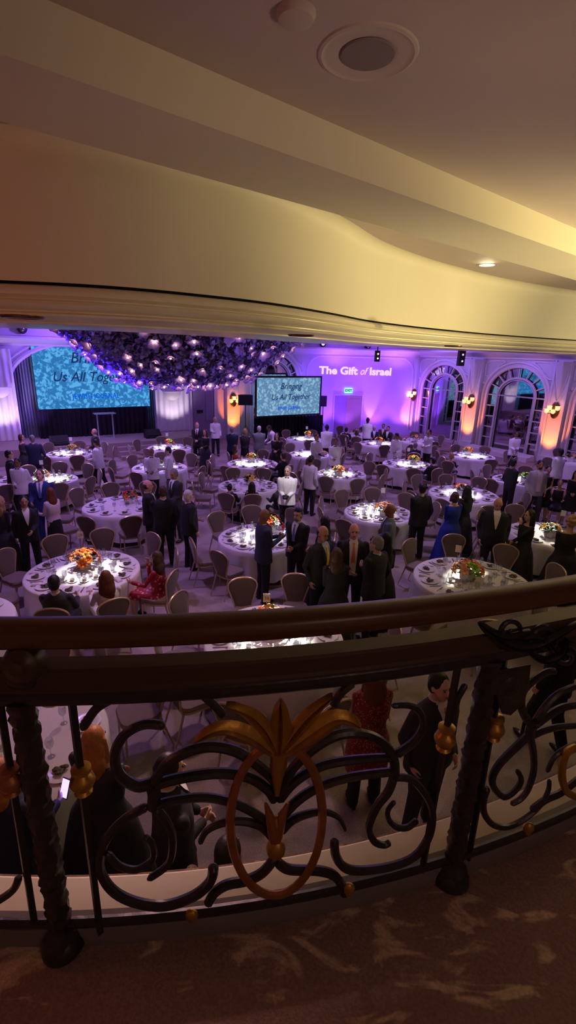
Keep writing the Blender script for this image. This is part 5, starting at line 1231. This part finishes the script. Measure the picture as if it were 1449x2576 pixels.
D(898,1082,1.6,None,'seated guest in pale pink near the khaki door',hair='bob',hc='brown',fit='dress',jc='pinkw',sit='z',L='table',Rh='table')
D(750,1149,1.62,None,'seated woman in pale pink behind the grey-haired waiter',hair='long',hc='auburn',fit='dress',jc='pinkw',sit='v',L='table',Rh='table')
D(728,1148,1.62,None,'seated woman in orange dress behind the grey-haired waiter',hair='long',hc='brown',fit='dress',jc='orange',sit='v',L='table',Rh='table')
# seen through the railing
D(955,1672,1.70,10,'woman with long auburn hair in red lace dress seen through the railing',hair='wavy',hc='auburn',fit='tunic',jc='glitter',tc='black',L='front',Rh='front',w=1.1)
D(1098,1690,1.80,-150,'large man in dark suit seen through the railing left of the right post',hair='short',hc='black',fit='suit',jc='charcoal',L='front',Rh='down',w=1.3,belly=.03,tie='redtie')
D(1437,1560,1.74,20,'guest in black trousers whose legs show below the handrail at far right',hair='short',hc='black',fit='suit',jc='black',legs='walk')
D(300,1885,1.70,-15,'ginger-haired guest in dark coat seen through the left scroll of the railing',hair='wavy',hc='ginger',fit='gown',jc='charcoal',L='front',Rh='front',w=1.4)
D(362,1905,1.74,-60,'dark-haired guest in a dark coat close to the ginger-haired guest',hair='short',hc='black',fit='suit',jc='black',L='front',Rh='front',w=1.5)
D(505,2035,1.70,-10,'broad guest in a dark brown wrap directly below the railing',hair='short',hc='black',fit='gown',jc='brown',L='front',Rh='front',w=1.6)
Pph=D(30,1900,1.72,-20,'guest with reddish hair in navy holding a lit phone at the lower left',hair='wavy',hc='ginger',fit='suit',jc='navy',L='front',Rh='hold',w=1.2)
# nobody stands inside a table or inside someone else
for _ in range(40):
    for P,w in STAND:
        for key,(c,rad,_a,_b,_c) in TABLES.items():
            d=Vector((P.location.x-c.x,P.location.y-c.y,0)); m=rad+.2*w+.04
            if d.length<m: P.location+=d.normalized()*(m-d.length)*.6
    for i,(P,w) in enumerate(STAND):
        for Q_,w2 in STAND[i+1:]:
            d=P.location-Q_.location; m=.24*(w+w2)
            if d.length<m: e=d.normalized()*(m-d.length)*.3; P.location+=e; Q_.location-=e
        for k_,b,yw in SEATED:
            d=P.location-b; m=.42
            if d.length<m: P.location+=d.normalized()*(m-d.length)
for P,w in STAND: PEOPLEXY.append(P.location.copy())
# held things
def phone(pr,label,lit):
    P,b,yw,s,h=pr; b=P.location; c=(h[-1]+h[1])/2*s if not lit else h[1]*s; c=c+Vector((0,.09,.05)); m=Matrix.Translation(b)@Matrix.Rotation(yw,4,'Z'); w_=m@c
    t=thing('mobile_phone',label,'phone',w_,yw); q=M(); q.obox((0,0,0),(.037,0,0),(0,.03,.07),(0,-.0035,.0015)); obj('case',q,'speaker',t,smooth=False)
    q=M(); q.obox((0,-.005,.003),(.033,0,0),(0,.027,.063),(0,-.0006,.0003)); obj('screen',q,'ledb' if lit else 'ledx',t,smooth=False)
MT['ledx']=emat('phone_screen',(.5,.6,1),1.5)
phone(P51,'dark mobile phone held by the man in navy suit',False); phone(Pph,'lit mobile phone held up at the lower left behind the railing',True)
P,b,yw,s,h=P31; b=P.location; m=Matrix.Translation(b)@Matrix.Rotation(yw,4,'Z'); w_=m@((h[-1]+h[1])/2*s+Vector((0,.12,-.02))); bk=thing('bread_basket','basket of bread rolls carried by the waiter in bow tie','basket',w_)
q=M(); q.lathe([(.1,0),(.13,.05),(.15,.09),(.14,.09),(.1,.01)],seg=18); obj('basket',q,'cl_cream',bk)
for k in range(5): q=M(); q.ell((.06*cos(k*1.3),.06*sin(k*1.3),.09+.015*(k%2)),(.05,.04,.035),8,6); obj('bread_roll',q,'fl_peach',bk)
# voxel-merge every body and garment into one continuous surface
def bake():
    mods=[]
    for o,v,k in JOBS:
        m=o.modifiers.new('r','REMESH'); m.mode='VOXEL'; m.voxel_size=v; m.use_smooth_shade=True
        m=o.modifiers.new('s','SMOOTH'); m.factor=.5; m.iterations=2 if k=='body' else 3
    dg=bpy.context.evaluated_depsgraph_get(); new=[]
    for o,v,k in JOBS: new.append(bpy.data.meshes.new_from_object(o.evaluated_get(dg)))
    for (o,v,k),me in zip(JOBS,new):
        o.modifiers.clear(); o.data=me; me.polygons.foreach_set('use_smooth',[True]*len(me.polygons))
bake()
for o in COL.objects:
    if 'label' in o and len(o['label'].split())>16: print('LONG',o['label'])
print('people',len([o for o in COL.objects if o.name.startswith('person')]),'faces',sum(len(o.data.polygons) for o,_,_ in JOBS))
# ---------------------------------------------------------------- chairs at every table
def chairs():
    first=[True]; n=0
    def put(loc,rz,label,group):
        nonlocal n
        n+=1
        if first[0]:
            CHAIR.location=loc; CHAIR.rotation_euler=(0,0,rz); CHAIR['label']=label; CHAIR['group']=group; first[0]=False; return
        dup(CHAIR,loc,rz,label,group)
    for ti,(key,(c,rad,ph,phase,nch)) in enumerate(TABLES.items()):
        r=random.Random(50+ti); tocam=math.atan2(-c.y,-c.x); used=[]; names={}
        def lab(a):
            h=HOURS[int(round(6-(a-tocam)/(pi/6)))%12]; s='beige banquet chair at %s o\'clock of %s'%(h,ph)
            if s in names: s='beige banquet chair just past %s o\'clock of %s'%(h,ph)
            if s in names: s='beige banquet chair well past %s o\'clock of %s'%(h,ph)
            names[s]=1; return s
        for k_,b,yw in SEATED:
            if k_==key: 
                d=b-c; a=math.atan2(d.y,d.x); used.append(a); put(Vector((b.x,b.y,0))-Vector((-sin(yw),cos(yw),0))*-.02,yw,lab(a),'banquet chairs')
        for k in range(nch):
            a=tocam+phase*4*pi/nch+2*pi*k/nch
            if any(abs((a-u+pi)%(2*pi)-pi)<.42 for u in used): continue
            d=rad+.34+r.uniform(-.04,.14); p=c+Vector((cos(a)*d,sin(a)*d,0)); 
            bad=any((Vector((q_.x,q_.y,0))-p).length<.36 for q_ in PEOPLEXY)
            if bad: continue
            if any((cc-p).length<rr_+.16 for cc,rr_ in placed if (cc-c).length>.1): continue
            if any((p-q_).length<.54 for q_ in CHP): continue
            CHP.append(p); rz=a+pi/2+r.uniform(-.25,.25); put(p,rz,lab(a),'banquet chairs')
    print('chairs',n)
CHP=[Vector((b.x,b.y,0)) for _k,b,_y in SEATED]
chairs()
def exec_lights():
    lav=(.56,.29,1); vio=(.35,.1,1); org=(1,.24,.035)
    # lavender stage wash over the ballroom
    for x,y,e,c in((-7,15,900,lav),(-1,18,900,lav),(5,20,900,lav),(-4,9,500,lav),(2,10.5,450,(.6,.36,1)),(6.5,12.5,450,(.56,.33,1)),(9,16,600,lav),(-9,18,700,lav)):
        light('SPOT','ceiling_wash',(x,y,6.15),c,e,.25,(x,y,0),115,.8)
    for x,y,e in((-2,4.6,140),(2.5,5.2,140),(5.5,7.5,160)):
        light('SPOT','underbalcony_fill',(x+.8,y+3,6.1),(1,.6,.62),e*2.2,.25,(x,y,0),80,.8)  # added warm fill for the carpet near the balcony
    # violet wall
    LLn=(B-A).length
    for t in(1.2,2.6,4.4,6.0):
        p=DWl.P(t,.15,.9); q=DWl.P(t,3.2,0); light('SPOT','wall_uplight',p,(.27,.06,1),260,.08,q,100,.7)
    for t,tt in((1.5,2.0),(5.2,4.8)): light('SPOT','wall_flood',DWl.P(t,4.35,5.5),(.22,.05,1),1500,.1,DWl.P(tt,2.4,0),62,.7)
    p=DWl.hit(930,1080,.3); light('SPOT','wall_uplight',DWl.P(p[0],.15,.3),(1,.5,.45),160,.03,DWl.P(p[0],3.5,.12),38,.5)
    for a,b in cols[:3]:
        t=(a+b)/2; light('SPOT','pilaster_uplight',WW.P(t,.12,.75),org,80,.05,WW.P(t,2.0,.1),60,.6); light('SPOT','pilaster_uplight',WW.P(t,.15,1.5),org,300,.05,WW.P(t,1.6,.1),46,.6)
    t=sum(po_)/2; light('SPOT','pilaster_uplight',SW.P(t,.12,.75),org,80,.05,SW.P(t,2.0,.1),60,.6); light('SPOT','pilaster_uplight',SW.P(t,.15,1.5),org,300,.05,SW.P(t,1.6,.1),46,.6)
    for b_,e in((bs1,90),(bs2,110)):
        light('SPOT','pilaster_uplight',b_+SW.n*.7+Vector((0,0,-b_.z+STZ+.2)),(1,.8,.95),e,.05,b_,100,.7)
    light('SPOT','stage_uplight',SW.P(aL-1,STZ+.2,1.2),(.3,.15,1),260,.1,SW.P(aL+1,4.6,0),110,.8)
    light('SPOT','frieze_light',SW.P(12,5.2,2.6),(.22,.08,1),500,.2,SW.P(12,5.0,0),150,.8)
    light('SPOT','frieze_light',SW.P(5,5.2,3),(.3,.1,1),160,.2,SW.P(5,4.6,0),150,.8)
    for t in(2,7,12): light('SPOT','frieze_light',WW.P(t,5.3,2.0),(.2,.1,1),110,.1,WW.P(t+1,4.7,0),120,.8)
    for t in(2,5.5): light('SPOT','frieze_light',DWl.P(t,3.9,1.1),(1,.35,.25),25,.1,DWl.P(t,4.7,.2),110,.8)
    for t in(2.2,6.2,10.5): light('SPOT','arch_wash',WW.P(t,5.0,3.2),(.6,.36,1),140,.2,WW.P(t,2.8,0),100,.8)
    # balcony light: one lamp off to the right, the rest added fill
    light('SPOT','balcony_lamp_and_fill',(6.2,4.9,3.4),(1,.8,.36),1150,.2,(3.4,6.8,6.3),94,.8)
    light('SPOT','balcony_lamp_and_fill',(2.5,1.5,3.9),(1,.7,.45),95,.3,(-.2,4.8,5.3),95,.9)  # added fill to lift the left and middle of the header
    light('SPOT','balcony_lamp_and_fill',(8.6,9.4,4.9),(1,.82,.42),260,.2,(5.5,9.6,5.6),150,.9)  # unseen fill added beyond the beam to light the ceiling strip
    light('SPOT','ledge_fill',(-1.5,10,6.1),(1,.55,.52),2300,.2,(-.6,1.5,2.7),34,.8)  # added spot, only there to brighten the ledge
    light('SPOT','ledge_fill',(3.5,11,6.1),(1,.58,.5),2300,.2,(1.2,1.9,2.7),34,.8)  # second added spot for the right part of the ledge
    light('POINT','balcony_lamp_and_fill',(1.8,-1.7,5.2),(1,.62,.55),15,.2)  # added fill behind the camera
    light('POINT','balcony_lamp_and_fill',(-4.2,1.2,4.9),(1,.2,.12),32,.3)  # added red fill to warm the left end of the header
    light('SPOT','downlight_lamp',at(1225,667,EYE+1.39),(1,.85,.5),12,.1,at(1225,667,0),120,.6)
    for key,(c,rad,ph,_,_) in TABLES.items():
        if key in 'yzAxtw': continue
        e={'e':260,'d':300,'a':150,'c':120,'f':210,'q':330,'k':200,'j':230,'i':130,'h':190}.get(key,130)
        dx=rnd.uniform(-.15,.15); nr=key in 'defh'; tg=at(1200,1472,.76) if key=='e' else Vector((c.x+dx,c.y,.76)); light('SPOT','table_pin_spot',(c.x+.6,c.y+(4.6 if nr else 1.0),6.2),(1,.95,.78) if key!='m' else (.8,1,.95),e*(26 if nr else 12),.03,tg,9.5 if nr else 13,.6)
    p=at(724,1172,1.8); light('SPOT','waiter_pin_spot',(p.x+.5,p.y-3,6.2),(1,.95,.85),800,.05,(p.x,p.y,1.4),12,.6)
    p=[o for o in COL.objects if 'skullcap and blue tie' in o.get('label','')][0].location; light('SPOT','guest_pin_spot',(p.x+.4,p.y-1.0,6.2),(1,.95,.85),700,.05,(p.x,p.y+.1,1.62),6,.6)
    light('SPOT','chandelier_wash',(-7,9,2.2),(.17,.06,1),5500,.15,(CH.x-1.5,CH.y,4.1),50,.8)
    light('SPOT','chandelier_wash',(3,9,3),(.3,.16,1),700,.15,(CH.x+1,CH.y,4.1),60,.8)
# ---------------------------------------------------------------- lights
def light(kind,name,loc,col,e,size=.1,tgt=None,cone=60,blend=.6):
    l=bpy.data.lights.new(name,kind); l.color=col; l.energy=e
    if kind=='SPOT': l.spot_size=R(cone); l.spot_blend=blend; l.shadow_soft_size=size
    elif kind=='AREA': l.shape='DISK'; l.size=size
    else: l.shadow_soft_size=size
    o=bpy.data.objects.new(name,l); COL.objects.link(o); o.location=loc
    if tgt is not None: o.rotation_euler=(Vector(tgt)-Vector(loc)).to_track_quat('-Z','Y').to_euler()
    return o
exec_lights()
w=bpy.data.worlds.new('world'); sc.world=w; w.use_nodes=True; w.node_tree.nodes['Background'].inputs[0].default_value=(.004,.003,.006,1)
vs=sc.view_settings; sc.display_settings.display_device='sRGB'; vs.view_transform='Standard'; vs.look='None'; vs.gamma=1; vs.exposure=0; vs.use_curve_mapping=False
sc.cycles.max_bounces=6; sc.cycles.diffuse_bounces=3; sc.cycles.transparent_max_bounces=12; sc.cycles.sample_clamp_indirect=4; sc.cycles.sample_clamp_direct=40; sc.cycles.caustics_reflective=False; sc.cycles.caustics_refractive=False
sc.cycles.use_denoising=True
